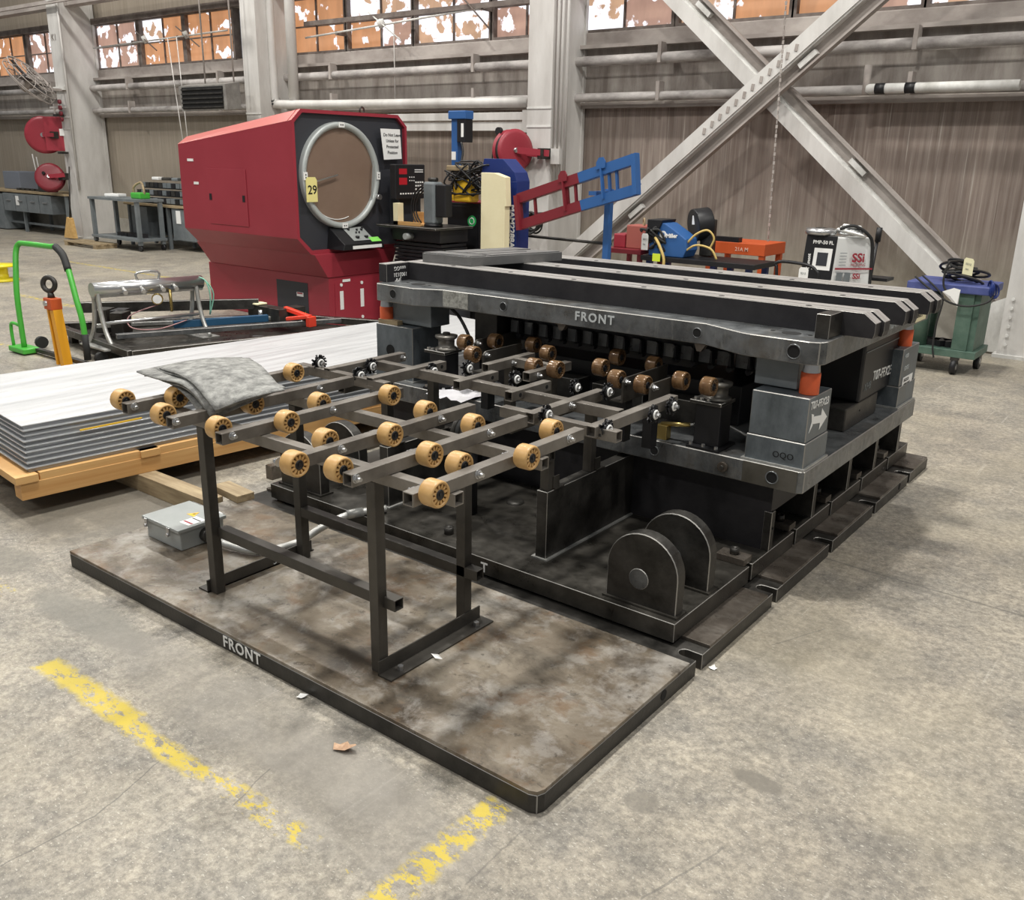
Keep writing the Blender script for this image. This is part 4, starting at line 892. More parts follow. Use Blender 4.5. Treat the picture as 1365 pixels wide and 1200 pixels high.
for i, s in enumerate(('CAUTION', 'KEEP', 'CLEAR')): text(s, .026, (-7.262, 5.8995, .09 - .032 * i), XD, ZD, BLACK, yl, bold=.0006)
f_ = M().box(-8.17, -7.55, 5.594, 5.598, .93, 1.46).build('side_hatch', RED, oc, bevel=.002)
for x in (-8.13, -7.60): M().box(x - .018, x + .018, 5.590, 5.594, 1.16, 1.22).build('hatch_latch', BLACK, oc)
for (x, z, w_) in ((-8.48, 1.52, .10), (-8.40, 1.30, .08)): M().box(x, x + w_, 5.5945, 5.599, z, z + .025).build('old_sticker', PAPER, oc)
fp = M().box(PX + .001, PX + .005, 6.0, 6.42, .03, .42).build('front_plate', RED, oc)
for y in (6.06, 6.33):
    M().box(PX + .005, PX + .008, y, y + .045, .16, .34).build('scuffed_strip', PAPER, fp)
    for z in (.06, .40): M().cyl((PX + .005, y + .02, z), (PX + .012, y + .02, z), .016, n=12).build('plate_bolt', PAPER, fp)
M().box(PX + .005, PX + .007, 6.10, 6.20, .425, .45).build('nameplate', PAPER, fp)
M().torus((-7.0, 6.6, 2.02), (1, .2, 0), .035, .009, 18, 8).build('lifting_eye', DSTEEL, oc)
# readout arm, stage and bellows
M().box(-6.85, -6.72, 6.80, 7.12, .90, 1.36).build('column_box', FASC, oc, bevel=.004)
ro = M().box(-6.70, -6.62, 6.66, 7.08, 1.20, 1.53).build('readout', BLACK, oc, bevel=.008)
def rp(u, v): return (-6.6195, 6.66 + .42 * u, 1.20 + .33 * v)
REDL = mat('red_digit_glow', (.30, .008, .015), .4, emit=.35)
for (u0, u1, v0, v1, m_) in ((.12, .38, .72, .88, REDL), (.12, .38, .42, .62, REDL)):
    a, b_ = rp(u0, v0), rp(u1, v1); M().box(-6.6200, -6.6185, a[1], b_[1], a[2], b_[2]).build('digit_window', m_, ro)
q = M()
for i in range(6):
    a = rp(.14 + i * .085, .14); q.box(-6.62, -6.616, a[1], a[1] + .018, a[2], a[2] + .014)
for i in range(4):
    for j in range(4): a = rp(.66 + i * .075, .16 + j * .10); q.box(-6.62, -6.616, a[1], a[1] + .018, a[2], a[2] + .016)
for i in range(3):
    for j in range(2): a = rp(.46 + i * .07, .52 + j * .1); q.box(-6.62, -6.616, a[1], a[1] + .010, a[2], a[2] + .01)
q.box(-6.62, -6.617, 6.93, 7.05, 1.455, 1.463).box(-6.62, -6.617, 6.93, 7.05, 1.475, 1.483)
q.build('keypad', PAPER, ro)
M().box(-6.74, -5.95, 6.50, 7.05, .945, .965).build('stage_table', DSTEEL, oc, bevel=.003)
for i in range(6): M().box(-6.62 + .012 * (i % 2), -5.97 - .012 * (i % 2), 6.62, 6.98, .60 + i * .035, .628 + i * .035).build('bellows_fold', BLACK, oc, bevel=.004)
M().box(-6.65, -5.93, 6.60, 6.98, .0, .60).build('stage_pedestal', FASC, oc); M().box(-6.62, -5.98, 6.6, 7.0, .82, .945).build('stage_slide', BLACK, oc, bevel=.005)
M().cyl((-6.35, 6.60, .87), (-6.35, 6.50, .87), .030, n=14).build('stage_handle', GREYP, oc)
la = thing('projector_lens_arm', 'dark lens arm with curved guards above the comparator stage', 'lens arm', (-6.15, 6.7, .966))
M().box(-6.22, -6.08, 6.62, 6.76, .99, 1.38).build('arm_body', LGREY, la, bevel=.02); M().cyl((-6.15, 6.69, .966), (-6.15, 6.69, .992), .09, n=16).build('arm_foot', BLACK, la)
for r in (.22, .25, .28): M().pipe([(-6.17 - r * sin(a), 6.70, 1.13 + r * cos(a) * .85) for a in [k * .3 for k in range(9)]], .008, 6, 2).build('guard_tube', BLACK, la)
M().box(-6.08, -5.95, 6.64, 6.74, 1.06, 1.36).build('lens_housing', BLACK, la, bevel=.01); M().cyl((-6.2, 6.69, 1.40), (-6.1, 6.69, 1.40), .02, n=10).build('thumb_screw', DSTEEL, la)
wb = thing('wooden_box', 'small open pine box on the comparator stage', 'box', (-6.45, 6.75, .966)); M().box(-6.60, -6.25, 6.60, 6.62, .966, 1.0).build('box_side', WOOD, wb); M().box(-6.60, -6.25, 6.88, 6.90, .966, 1.08).build('box_side', WOOD, wb); M().box(-6.60, -6.54, 6.60, 6.68, .966, 1.17).build('box_post', CREAM, wb); M().box(-6.60, -6.25, 6.62, 6.88, .966, .975).build('box_floor', WOOD, wb)

# ------------------------------------------------------------------ objects between comparator and column
cc = thing('control_cabinet', 'black control cabinet with round green sticker behind the die', 'cabinet', (-6.2, 7.3, 0))
M().box(-6.425, -6.0, 7.2, 7.6, .0, 1.17).build('cabinet_body', BLACK, cc, bevel=.006); M().box(-6.42, -5.99, 7.21, 7.6, 1.171, 1.185).build('cabinet_top', RED, cc)
M().box(-6.41, -6.02, 7.194, 7.2, .1, 1.14).build('cabinet_door', BLACK, cc, bevel=.003); q = M().cyl((-6.09, 7.194, 1.0), (-6.09, 7.19, 1.0), .055, n=24).build('green_sticker', mat('green_sticker_ink', (.03, .45, .12), .5), cc)
M().torus((-6.09, 7.189, 1.0), YD, .03, .005, 20, 6).build('sticker_ring', PAPER, q)
cb = M().prism([(-5.72, .0), (-5.43, .0), (-5.43, 1.18), (-5.415, 1.18), (-5.43, 1.44), (-5.56, 1.475), (-5.715, 1.475)], 6.88, 6.96, 'y').build('cream_board', CREAM, None, bevel=.003); tag(cb, 'tall cream painted board standing before the navy gantry post', 'board')
ng = thing('navy_hoist_post', 'navy steel post lettered MAM2288 behind the cream board', 'post', (-5.6, 7.15, 0))
M().box(-5.70, -5.43, 7.06, 7.26, 0, 1.40).build('post', NAVY, ng, bevel=.003)
M().prism([(-5.88, 1.40), (-5.43, 1.40), (-5.46, 1.48), (-5.60, 1.60), (-5.83, 1.60)], 7.06, 7.26, 'y').build('post_head', NAVY, ng, bevel=.003)
M().box(-5.50, -5.38, 7.10, 7.2, 1.22, 1.24).build('post_shelf', NAVY, ng)
text('MAM2288A', .082, (-5.505, 7.058, 1.19), (0, 0, -1), (1, 0, 0), PAPER, ng, bold=.003)
bl = thing('blue_lamp_column', 'slim blue lift column with black drive head at top', 'lift column', (-6.45, 7.4, 0))
M().box(-6.51, -6.43, 7.36, 7.44, 1.50, 2.0).build('column', BLUE, bl, bevel=.003); M().box(-6.50, -6.43, 7.37, 7.44, 0, 1.50).build('lower_column', BLACK, bl)
M().box(-6.53, -6.30, 7.33, 7.46, 1.97, 2.05).build('head', BLUE, bl, bevel=.008); M().box(-6.42, -6.31, 7.34, 7.46, 1.75, 1.97).build('motor', BLACK, bl, bevel=.006); M().box(-6.36, -6.33, 7.335, 7.34, 1.80, 1.93).build('label', PAPER, bl)
M().box(-6.53, -6.44, 7.34, 7.45, 1.17, 1.27).build('yellow_block', YEL, bl, bevel=.004); M().box(-6.505, -6.45, 7.355, 7.36, 1.58, 1.66).build('label', PAPER, bl)
M().pipe([(-6.36, 7.34, 1.75), (-6.33, 7.33, 1.66), (-6.32, 7.30, 1.55), (-6.24, 7.28, 1.45), (-6.20, 7.25, 1.35)], .012, 6, 4).build('cable', BLACK, bl)
hb = thing('chain_hoist_bundle', 'tangle of black cables and yellow chain hoist by the navy post', 'hoist', (-6.1, 7.1, 1.19))
M().box(-6.22, -6.0, 7.05, 7.2, 1.187, 1.40).build('hoist_body', YEL, hb, bevel=.02)
for i in range(16):
    p = [(-6.3 + random.random() * .5, 7.0 + random.random() * .2, 1.25 + random.random() * .33) for _ in range(5)]
    M().pipe(p, .009, 5, 4).build('cable', BLACK if i % 4 else DSTEEL, hb)
M().box(-6.28, -6.10, 7.02, 7.15, 1.48, 1.53).build('glove_palm', OLDWOOD, hb, bevel=.01)

lf_ = thing('lifting_frame', 'tilted ladder-like lifting frame painted red and blue', 'lifting frame', (-4.7, 7.1, 1.2))
a0 = V((-5.375, 7.0, 1.25)); a1 = V((-4.70, 7.0, 1.455)); a2 = V((-4.14, 7.0, 1.625)); dn = V((.035, 0, -.235))
def chan(p, q, m_, nm):
    g = M().bar(p, q, .012, .085).build(nm, m_, lf_); d_ = V((0, .035, 0)); u = V((0, 0, .042))
    M().bar(p + d_ - u, q + d_ - u, .07, .010).build('channel_lip', m_, g); M().bar(p + d_ + u, q + d_ + u, .07, .010).build('channel_lip', m_, g)
chan(a0, a1, DRED, 'top_channel'); chan(a1, a2, BLUE, 'top_channel'); chan(a0 + dn, a1 + dn, DRED, 'bottom_channel'); chan(a1 + dn, a2 + dn * 1.05, BLUE, 'bottom_channel')
M().bar(a2 + V((0, 0, .04)), a2 + dn * 1.1 - V((0, 0, .03)), .04, .08).build('end_bar', BLUE, lf_)
M().bar(a0 + V((0, 0, .03)), a0 + dn * 1.2, .04, .08).build('end_bar', DRED, lf_)
for t_, m_ in ((.14, DRED), (.43, DRED), (.50, DRED), (.78, BLUE), (.84, BLUE)):
    q = a0.lerp(a2, t_); M().bar(q + V((0, .03, .02)), q + dn + V((0, .03, -.02)), .02, .028).build('rung', m_, lf_)
for t_, m_ in ((.42, DRED), (.74, BLUE)):
    q = a0.lerp(a2, t_) + V((0, -.012, .02)); M().prism([(q.x - .045, q.z - .02), (q.x + .045, q.z + .0), (q.x + .045, q.z + .05), (q.x + .02, q.z + .085), (q.x - .02, q.z + .08), (q.x - .045, q.z + .04)], q.y - .014, q.y, 'y').build('lifting_lug', m_, lf_)
    M().bar(q, q + dn * 1.1, .014, .04).build('strap', m_, lf_)
M().box(-4.59, -4.53, 7.27, 7.33, 0, 1.36).build('stand_post', BLUE, lf_, bevel=.003); M().box(-4.65, -4.47, 7.2, 7.4, .0, .02).build('stand_foot', BLUE, lf_); M().box(-4.60, -4.52, 7.02, 7.33, 1.31, 1.345).build('stand_arm', BLUE, lf_)
rd = M().cyl((-5.6, 7.36, .885), (-4.55, 7.36, .87), .014, n=8).build('steel_rod', DSTEEL, None); tag(rd, 'thin dark rod running level behind the blue post', 'rod')
hr = thing('coiled_black_hose', 'coil of black hose hung on the column below the frame', 'hose coil', (-6.5, 8.75, .8))
for i in range(7): M().torus((-6.53 + random.uniform(-.01, .01), 8.86 - i * .02, .90 + random.uniform(-.015, .015)), (random.uniform(-.15, .15), 1, random.uniform(-.1, .1)), .11 + random.uniform(-.02, .02), .011, 22, 6).build('hose_loop', RUBBER, hr)
M().cyl((-6.53, 9.0, .995), (-6.53, 8.70, .995), .012, n=8).build('hose_hook', DSTEEL, hr)

def reel(label, c, R_, d, wd=.10, solid=False, arm=None):
    r_ = thing('hose_reel', label, 'hose reel', c); c = V(c); d = V(d).normalized()
    M().lathe([(.02, -wd / 2), (R_ * .8, -wd / 2 - .01), (R_, -wd / 2 + .005), (R_, -wd / 2 + .015), (R_ * .6, -wd / 2 + .02), (R_ * .6, wd / 2 - .02), (R_, wd / 2 - .015), (R_, wd / 2 - .005), (R_ * .8, wd / 2 + .01), (.02, wd / 2)], c, d, 36).build('reel_drum', RED if solid else DRED, r_)
    M().lathe([(R_ * .6, -wd / 2 + .02), (R_ * .88, -wd / 2 + .022), (R_ * .88, wd / 2 - .022), (R_ * .6, wd / 2 - .02)], c, d, 28).build('wound_hose', RUBBER, r_)
    M().cyl(c - d * (wd / 2 + .03), c + d * (wd / 2 + .04), R_ * .12, n=14).build('reel_hub', CHROME, r_)
    if arm: M().bar(c + d * (-wd / 2 - .03), V(arm) + d * (-wd / 2 - .03), .02, .07).build('reel_arm', RED, r_); M().bar(c + d * (wd / 2 + .03), V(arm) + d * (wd / 2 + .03), .02, .07).build('reel_arm', RED, r_); M().cbox(V(arm), (.08, .16, .12)).build('wall_bracket', DSTEEL, r_)
    return r_
r1 = reel('large red hose reel with guard, upper one on the left column', (-17.90, 8.85, 1.85), .33, (.72, -.69, 0), .16, True, (-17.6, 8.9, 1.85))
ga = math.atan2(-.69, .72) + pi / 2; GR = Matrix.Rotation(ga, 3, 'Z')
M().cbox((-17.62, 8.98, 1.87), (.46, .14, .60), GR).build('reel_guard', RED, r1, bevel=.01); M().cbox(V((-17.55, 9.03, 1.9)) + V((.72, -.69, 0)) * .075, (.09, .004, .12), GR).build('label', PAPER, r1)
for i in range(2): M().box(-17.5, -17.35, 8.85, 8.98, 1.52 + i * .65, 1.56 + i * .65).build('mount', DSTEEL, r1)
r2 = reel('smaller red hose reel below the guarded one on left column', (-17.80, 8.80, 1.09), .26, (.70, -.62, .30), .12, False, (-17.5, 8.95, 1.12))
for i in range(3): M().cyl((-17.82 + i * .1, 8.70 + i * .1, 1.17 - i * .05), (-17.80 + i * .1, 8.68 + i * .1, 1.18 - i * .05), .03, n=8).build('drum_hole', VOID, r2)
r3 = reel('red hose reel with twin arms on the middle column', (-6.84, 8.80, 1.69), .235, (.93, -.36, .05), .14, True, (-6.48, 8.93, 1.66))
M().cyl((-6.98, 8.74, 1.90), (-6.98, 8.70, 1.90), .045, n=10).build('hose_guide', BLACK, r3)
M().pipe([(-6.98, 8.72, 1.90), (-7.04, 8.7, 1.75), (-7.06, 8.7, 1.6), (-7.05, 8.7, 1.5)], .008, 6, 4).build('hose_tail', RUBBER, r3)

# heater and wall fan
ht = thing('unit_heater', 'dusty black louvred heater hung beside the second column', 'heater', (-12.3, 8.7, 2.2))
M().add([(-12.95, 8.5, 2.53), (-11.80, 8.5, 2.53), (-11.78, 8.5, 2.19), (-12.90, 8.5, 2.18), (-13.10, 8.78, 2.58), (-11.85, 8.78, 2.58), (-11.83, 8.78, 2.22), (-13.0, 8.78, 2.2)], [(3, 2, 1, 0), (4, 5, 6, 7), (0, 1, 5, 4), (1, 2, 6, 5), (2, 3, 7, 6), (3, 0, 4, 7)]).build('heater_casing', mat('dusty_grey_metal', (.16, .15, .14), .7, .1, (.26, .25, .23), 6), ht)
M().box(-12.86, -11.86, 8.49, 8.4985, 2.21, 2.51).build('louvre_opening', VOID, ht)
for i in range(5): M().bar((-12.86, 8.485, 2.23 + i * .062), (-11.86, 8.485, 2.23 + i * .062), .02, .02).build('louvre', DSTEEL, ht)
for x in (-12.7, -12.0): M().cyl((x, 8.8, 2.58), (x, 8.8, 5.0), .012, n=6).build('hanger_rod', LEDGE, ht)
fn = thing('wall_fan', 'tilted round cage fan mounted high at the far left', 'fan', (-17.2, 8.4, 2.7))
fc = V((-17.25, 8.35, 2.70)); fd = V((.52, .50, .69)).normalized()
for R_, o_ in ((.47, 0), (.47, .12), (.36, .17), (.25, .19), (.14, .2), (.36, -.05), (.22, -.07)): M().torus(fc + fd * o_, fd, R_, .009, 30, 5).build('cage_ring', LEDGE, fn)
bx, by, bd = basis(fd)
for i in range(12):
    a = 2 * pi * i / 12; d_ = bx * cos(a) + by * sin(a); M().pipe([fc + fd * .2 + d_ * .05, fc + fd * .17 + d_ * .36, fc + fd * .12 + d_ * .47, fc + d_ * .47, fc - fd * .06 + d_ * .2], .005, 5, 2).build('cage_rib', LEDGE, fn)
for i in range(4):
    a = 2 * pi * i / 4; d_ = bx * cos(a) + by * sin(a); M().bar(fc + fd * .05 + d_ * .05, fc + fd * .09 + d_ * .42, .16, .006).build('blade', DSTEEL, fn)
M().cyl(fc - fd * .15, fc + fd * .12, .08, n=14).build('motor', LEDGE, fn); M().bar(fc - fd * .1, (-17.3, 9.0, 2.62), .04).build('wall_arm', LEDGE, fn)
vr = thing('valve_manifold', 'row of small red valves on pipe beside the left column', 'valves', (-17.4, 8.95, 2.2))
M().bar((-17.75, 8.95, 2.33), (-17.2, 8.95, 2.33), .03).build('pipe', COLM, vr)
for i in range(4): M().cyl((-17.34, 8.94, 2.42 - i * .1), (-17.34, 8.90, 2.42 - i * .1), .04, n=10).build('valve_wheel', DRED, vr)
# overhead rails and ropes at the top left
for (lab, x0, x1, z, m_, y) in (('grey overhead tube rail high across the left bays', -21, -12.3, 4.05, LEDGE, 8.9), ('pale fluorescent fixture rail above the left windows', -16.5, -12.0, 3.98, COLM, 8.5), ('brown overhead conduit above the middle windows', -11.2, -3.0, 3.38, DARKFR, 9.5)):
    o = M().bar((x0, y, z), (x1, y, z), .05, .06).build('overhead_rail', m_, None); tag(o, lab, 'rail')
wr = thing('window_rods', 'crank rods crossing the windows on the left wall', 'window rods', (-14, 9.55, 3.3))
M().cyl((-17.1, 9.55, 3.36), (-13.1, 9.55, 3.42), .014, n=6).build('shaft', COLDIRT, wr)
for x in (-15.81, -14.45): M().box(x - .02, x + .02, 9.54, 9.72, 3.36, 3.42).build('shaft_bracket', DARKFR, wr)
for x in (-15.6, -14.4): M().cyl((x, 9.5, 3.55), (x + .75, 9.4, 3.2), .010, n=6).build('crank_arm', DARKFR, wr); M().cyl((x + .3, 9.5, 3.36), (x + .3, 9.45, 3.45), .04, n=8).build('gear', COLDIRT, wr)
wr = thing('window_rods', 'crank rods crossing the windows above the comparator', 'window rods', (-9, 9.55, 3.2))
M().cyl((-11.2, 9.5, 3.20), (-7.4, 9.5, 3.38), .014, n=6).build('shaft', COLDIRT, wr); M().box(-10.56, -10.52, 9.49, 9.72, 3.2, 3.25).build('shaft_bracket', DARKFR, wr); M().box(-7.91, -7.87, 9.49, 9.72, 3.33, 3.38).build('shaft_bracket', DARKFR, wr); M().cyl((-8.5, 9.5, 3.75), (-7.7, 9.4, 3.1), .010, n=6).build('crank_arm', DARKFR, wr); M().cyl((-9.9, 9.5, 3.45), (-9.2, 9.4, 3.05), .010, n=6).build('crank_arm', COLDIRT, wr); M().cyl((-9.63, 9.5, 3.25), (-9.63, 9.45, 3.33), .05, n=8).build('gear', COLDIRT, wr)
rp_ = thing('window_ropes', 'pair of thin pull ropes hanging before the left wall', 'rope', (-14.1, 9.3, 1.1))
for (xa, xb) in ((-14.35, -14.1), (-14.10, -14.0)): M().cyl((xa, 9.3, 3.35), (xb, 9.3, 1.15), .008, n=5).build('rope', COLM, rp_)
rp_ = thing('window_ropes', 'single thin rope hanging above the comparator', 'rope', (-9.5, 9.3, 2.2)); M().cyl((-9.42, 9.5, 3.29), (-9.42, 9.5, 2.3), .008, n=5).build('rope', COLM, rp_)
ch = thing('hanging_chain', 'long thin chain hanging before the crossed brace', 'chain', (-3.67, 8.8, .75)); q = M()
for i in range(64): z = 3.35 - i * .041; q.bar((-3.71 + i * .0011, 8.8, z), (-3.71 + i * .0011, 8.8, z - .034), .006 if i % 2 else .020, .020 if i % 2 else .006)
o = q.build('chain_links', LEDGE, ch)

# ------------------------------------------------------------------ left benches
def bench(name, label, x0, x1, y0, y1, z, m_top, m_leg, drawers=True):
    b = thing(name, label, 'workbench', ((x0 + x1) / 2, y0, 0)); M().box(x0, x1, y0, y1, z - .04, z).build('bench_top', m_top, b, bevel=.004)
    for x in (x0 + .05, (x0 + x1) / 2, x1 - .1):
        for y in (y0 + .04, y1 - .1): M().box(x, x + .05, y, y + .05, 0, z - .04).build('leg', m_leg, b)
    M().box(x0 + .05, x1 - .05, y0 + .1, y0 + .14, .15, .19).build('foot_rail', m_leg, b)
    return b
b1 = bench('grey_workbench', 'long grey workbench with drawers at the far left wall', -21.2, -17.55, 8.9, 9.55, .80, OLDWOOD, LGREY)
for i in range(4):
    d_ = M().box(-20.0 + i * .5, -19.53 + i * .5, 8.87, 9.3, .40, .74).build('drawer', LGREY, b1, bevel=.004); M().box(-19.85 + i * .5, -19.68 + i * .5, 8.85, 8.87, .6, .62).build('handle', CHROME, d_)
M().box(-19.45, -19.33, 8.862, 8.868, .52, .70).build('paper_tag', PAPER, b1)
M().box(-21.2, -20.1, 8.9, 9.4, 0.02, .72).build('cabinet', LGREY, b1)
v = thing('bench_vise', 'grey machine vise and stand on the far left workbench', 'vise', (-18.6, 9.1, .80)); M().box(-18.75, -18.35, 9.0, 9.2, .80, .95).build('vise_body', DSTEEL, v, bevel=.01); M().box(-18.4, -18.3, 9.0, 9.2, .95, 1.05).build('vise_jaw', DSTEEL, v); M().cyl((-18.75, 9.1, 1.02), (-18.3, 9.1, 1.02), .03, n=8).build('vise_screw', LEDGE, v)
M().cyl((-18.85, 9.1, .80), (-19.0, 9.1, 1.5), .012, n=6).build('rod', COLM, v); M().cyl((-18.72, 9.1, .8), (-18.85, 9.1, 1.45), .012, n=6).build('rod', COLM, v)
gb = M().box(-20.6, -19.9, 9.2, 9.6, .80, 1.15).build('grey_cabinet', mat('blue_grey_cabinet', (.17, .19, .23), .5), None, bevel=.01); tag(gb, 'blue-grey box on the far left bench', 'box')
for i in range(6): o = M().cbox((-19.7 + i * .2, 9.1, .82), (.12, .1, .04)).build('bench_tool', DSTEEL, None, bevel=.005); tag(o, 'small dark hand tool, %s of six along the far left bench' % ('first', 'second', 'third', 'fourth', 'fifth', 'last')[i], 'tool', 'tools on the far left bench')
bm = thing('broom', 'straw broom standing against the foot of the left column', 'broom', (-17.3, 8.8, 0)); M().prism([(-17.48, .02), (-17.12, .02), (-17.2, .38), (-17.3, .40)], 8.76, 8.84, 'y').build('bristles', mat('straw', (.55, .32, .10), .8, 0, (.68, .45, .18), 20), bm); M().cyl((-17.25, 8.8, .38), (-17.3, 8.93, 1.3), .014, n=6).build('broom_handle', DSTEEL, bm)
b2 = bench('bin_workbench', 'wooden-topped grey bench carrying rows of small bins', -15.7, -13.2, 9.0, 9.6, .74, OLDWOOD, LGREY)
M().box(-15.5, -15.0, 9.02, 9.5, .18, .68).build('cabinet', LGREY, b2); M().box(-14.25, -13.6, 9.02, 9.5, .18, .68).build('cabinet', LGREY, b2); M().box(-14.12, -14.0, 9.01, 9.02, .45, .66).build('paper_tag', PAPER, b2)
M().box(-15.0, -14.25, 9.3, 9.4, .25, .65).build('back_panel', BLACK, b2)
for r in range(3):
    rk = thing('bin_rack', 'dark rack row of small parts bins on the bench, ' + ('lowest row', 'middle row', 'top row')[r], 'bin rack', (-14.5, 9.1 + r * .1, .742 + r * .12))
    M().box(-15.5, -13.5, 9.08 + r * .1, 9.2 + r * .1, .742 + r * .12, .76 + r * .12).build('shelf', DSTEEL, rk)
    for i in range(15): M().box(-15.48 + i * .13, -15.37 + i * .13, 9.06 + r * .1, 9.2 + r * .1, .762 + r * .12, .84 + r * .12).build('bin', random.choice((BLACK, LGREY, DSTEEL)), rk)
for i in range(5): o = M().cbox((-15.1 + i * .3, 9.35, 1.13 + .02), (.2, .12, .05), Matrix.Rotation(i, 3, 'Z')).build('loose_part', (PAPER, DSTEEL, LGREY, PAPER, BLACK)[i], None, bevel=.01); tag(o, ('white rag', 'black steel part', 'grey tray', 'white paper', 'black case')[i] + ' lying on top of the parts bins'+(', leftmost','','','', ', rightmost')[i], 'part', 'things lying on the parts bins')
gt = thing('grey_cart', 'open grey steel cart with shelf before the left column', 'cart', (-15.1, 8.6, 0))
for x in (-15.82, -14.42):
    for y in (8.45, 8.87): M().box(x, x + .06, y, y + .06, .1, .80).build('leg', LGREY, gt); M().cyl((x + .03, y + .01, .05), (x + .03, y + .05, .05), .05, n=12).build('caster', BLACK, gt)
M().box(-15.84, -14.34, 8.43, 8.95, .80, .84).build('top_frame', LGREY, gt); M().box(-15.84, -14.34, 8.43, 8.95, .16, .20).build('lower_shelf', LGREY, gt)
for i in range(7): M().cbox((-15.3 + i * .11, 8.7, .23), (.14, .12, .06), Matrix.Rotation(i * .7, 3, 'Z')).build('scrap_part', BLACK, gt)
o = M().cbox((-14.62, 8.7, .89), (.28, .2, .10)).build('green_tray', GREEN, None, bevel=.02); tag(o, 'bright green tray on the grey cart', 'tray')
o = M().pipe([(-14.8, 8.7, .86), (-14.8, 8.7, 1.02), (-14.65, 8.75, 1.1), (-14.5, 8.7, 1.0), (-14.5, 8.7, .9)], .02, 6, 5).build('tan_hose', OLDWOOD, None); tag(o, 'looped tan hose standing on the grey cart', 'hose')
o = M().cbox((-15.4, 8.7, .87), (.3, .2, .05), Matrix.Rotation(.3, 3, 'Z')).build('paper_bundle', PAPER, None, bevel=.01); tag(o, 'white paper bundle on the grey cart', 'paper')
pl = thing('small_pallet', 'small pale pallet on the floor before the grey cart', 'pallet', (-15.7, 8.3, 0))
for i in range(3): M().box(-16.3, -15.2, 8.15 + i * .14, 8.25 + i * .14, .06, .08).build('slat', OLDWOOD, pl)
for x in (-16.28, -15.32): M().box(x, x + .1, 8.15, 8.53, 0, .06).build('runner', OLDWOOD, pl)
ys_ = thing('yellow_spool', 'yellow hose spool on the floor at the left edge', 'spool', (-12.3, 5.3, 0)); M().lathe([(.02, 0), (.22, 0), (.22, .02), (.1, .03), (.1, .17), (.22, .18), (.22, .20), (.02, .2)], (-12.35, 5.3, 0), ZD, 24).build('spool', mat('bright_yellow', (.8, .68, .02), .4), ys_)

# ------------------------------------------------------------------ welding area behind the die
wc = thing('red_weld_cart', 'red steel welding cart with box behind the die', 'cart', (-4.4, 7.8, 0))
for x in (-4.82, -4.47):
    for y in (7.7, 8.1): M().box(x, x + .04, y, y + .04, .1, .80).build('leg', DRED, wc)
M().box(-4.84, -4.425, 7.68, 8.16, .76, .80).build('cart_shelf', DRED, wc); M().box(-4.80, -4.43, 7.70, 8.12, .15, .18).build('cart_shelf', DRED, wc)
for x in (-4.76, -4.50):
    for y in (7.75, 8.08): M().cyl((x, y, .06), (x, y + .04, .06), .06, n=12).build('caster', BLACK, wc)
bx_ = thing('red_tool_box', 'faded red metal box with ring on the welding cart', 'box', (-4.52, 7.9, .80)); M().box(-4.66, -4.36, 7.8, 8.0, .80, 1.02).build('box_body', mat('faded_red', (.36, .10, .08), .6), bx_, bevel=.01); M().torus((-4.5, 7.85, 1.045), (1, .8, 0), .04, .009, 18, 6).build('ring_handle', OLDWOOD, bx_)
M().box(-4.80, -4.67, 7.8, 8.0, .80, .93).build('side_box', RED, bx_, bevel=.01)
def cables(name, label, cat, m_, c, s, n, r=.012, m2=None):
    t = thing(name, label, cat, c)
    for i in range(n):
        p = [(c[0] + random.uniform(-s[0], s[0]), c[1] + random.uniform(-s[1], s[1]), c[2] + random.uniform(0, s[2])) for _ in range(5)]; M().pipe(p, r, 5, 4).build('cable', m2 if (m2 and i % 3 == 0) else m_, t)
    return t
cables('welding_cables', 'tangled black welding cables on the red cart', 'cables', RUBBER, (-4.30, 7.75, .81), (.14, .08, .22), 9, .012)
wf = thing('blue_wire_feeder', 'blue welding wire feeder with white logo on a black table', 'wire feeder', (-4.18, 7.85, .76))
M().prism([(-4.36, .762), (-4.00, .762), (-3.97, .83), (-3.98, .93), (-4.05, .975), (-4.20, 1.06), (-4.30, 1.07), (-4.36, 1.0)], 7.72, 7.95, 'y').build('feeder_body', BLUE, wf, bevel=.008)
M().prism([(-4.38, .9), (-4.30, .9), (-4.22, 1.09), (-4.38, 1.09)], 7.70, 7.97, 'y').build('feeder_door', BLACK, wf, bevel=.005)
M().cyl((-4.215, 7.718, .96), (-4.215, 7.712, .96), .034, n=18).build('logo_disc', PAPER, wf); M().cyl((-4.215, 7.7125, .96), (-4.215, 7.711, .96), .018, n=18).build('logo_center', BLUE, wf); text('Miller', .05, (-4.18, 7.712, .935), (1, 0, .05), ZD, PAPER, wf, bold=.002)
rl = thing('wire_spool_cover', 'black round spool cover with pale label behind the feeder', 'spool cover', (-3.98, 8.0, .76)); M().cyl((-4.05, 7.98, 1.04), (-3.95, 8.1, 1.06), .15, n=28).build('cover', BLACK, rl, bevel=.01); M().box(-4.05, -3.96, 7.955, 7.96, 1.05, 1.13).build('label', PAPER, rl); M().box(-3.98, -3.86, 8.0, 8.1, .765, 1.10).build('bracket', DSTEEL, rl, bevel=.01)
yc = thing('yellow_gas_hose', 'yellow gas hoses looping from the blue wire feeder', 'hose', (-3.9, 7.8, .80)); YH = mat('tan_yellow_hose', (.62, .45, .15), .5)
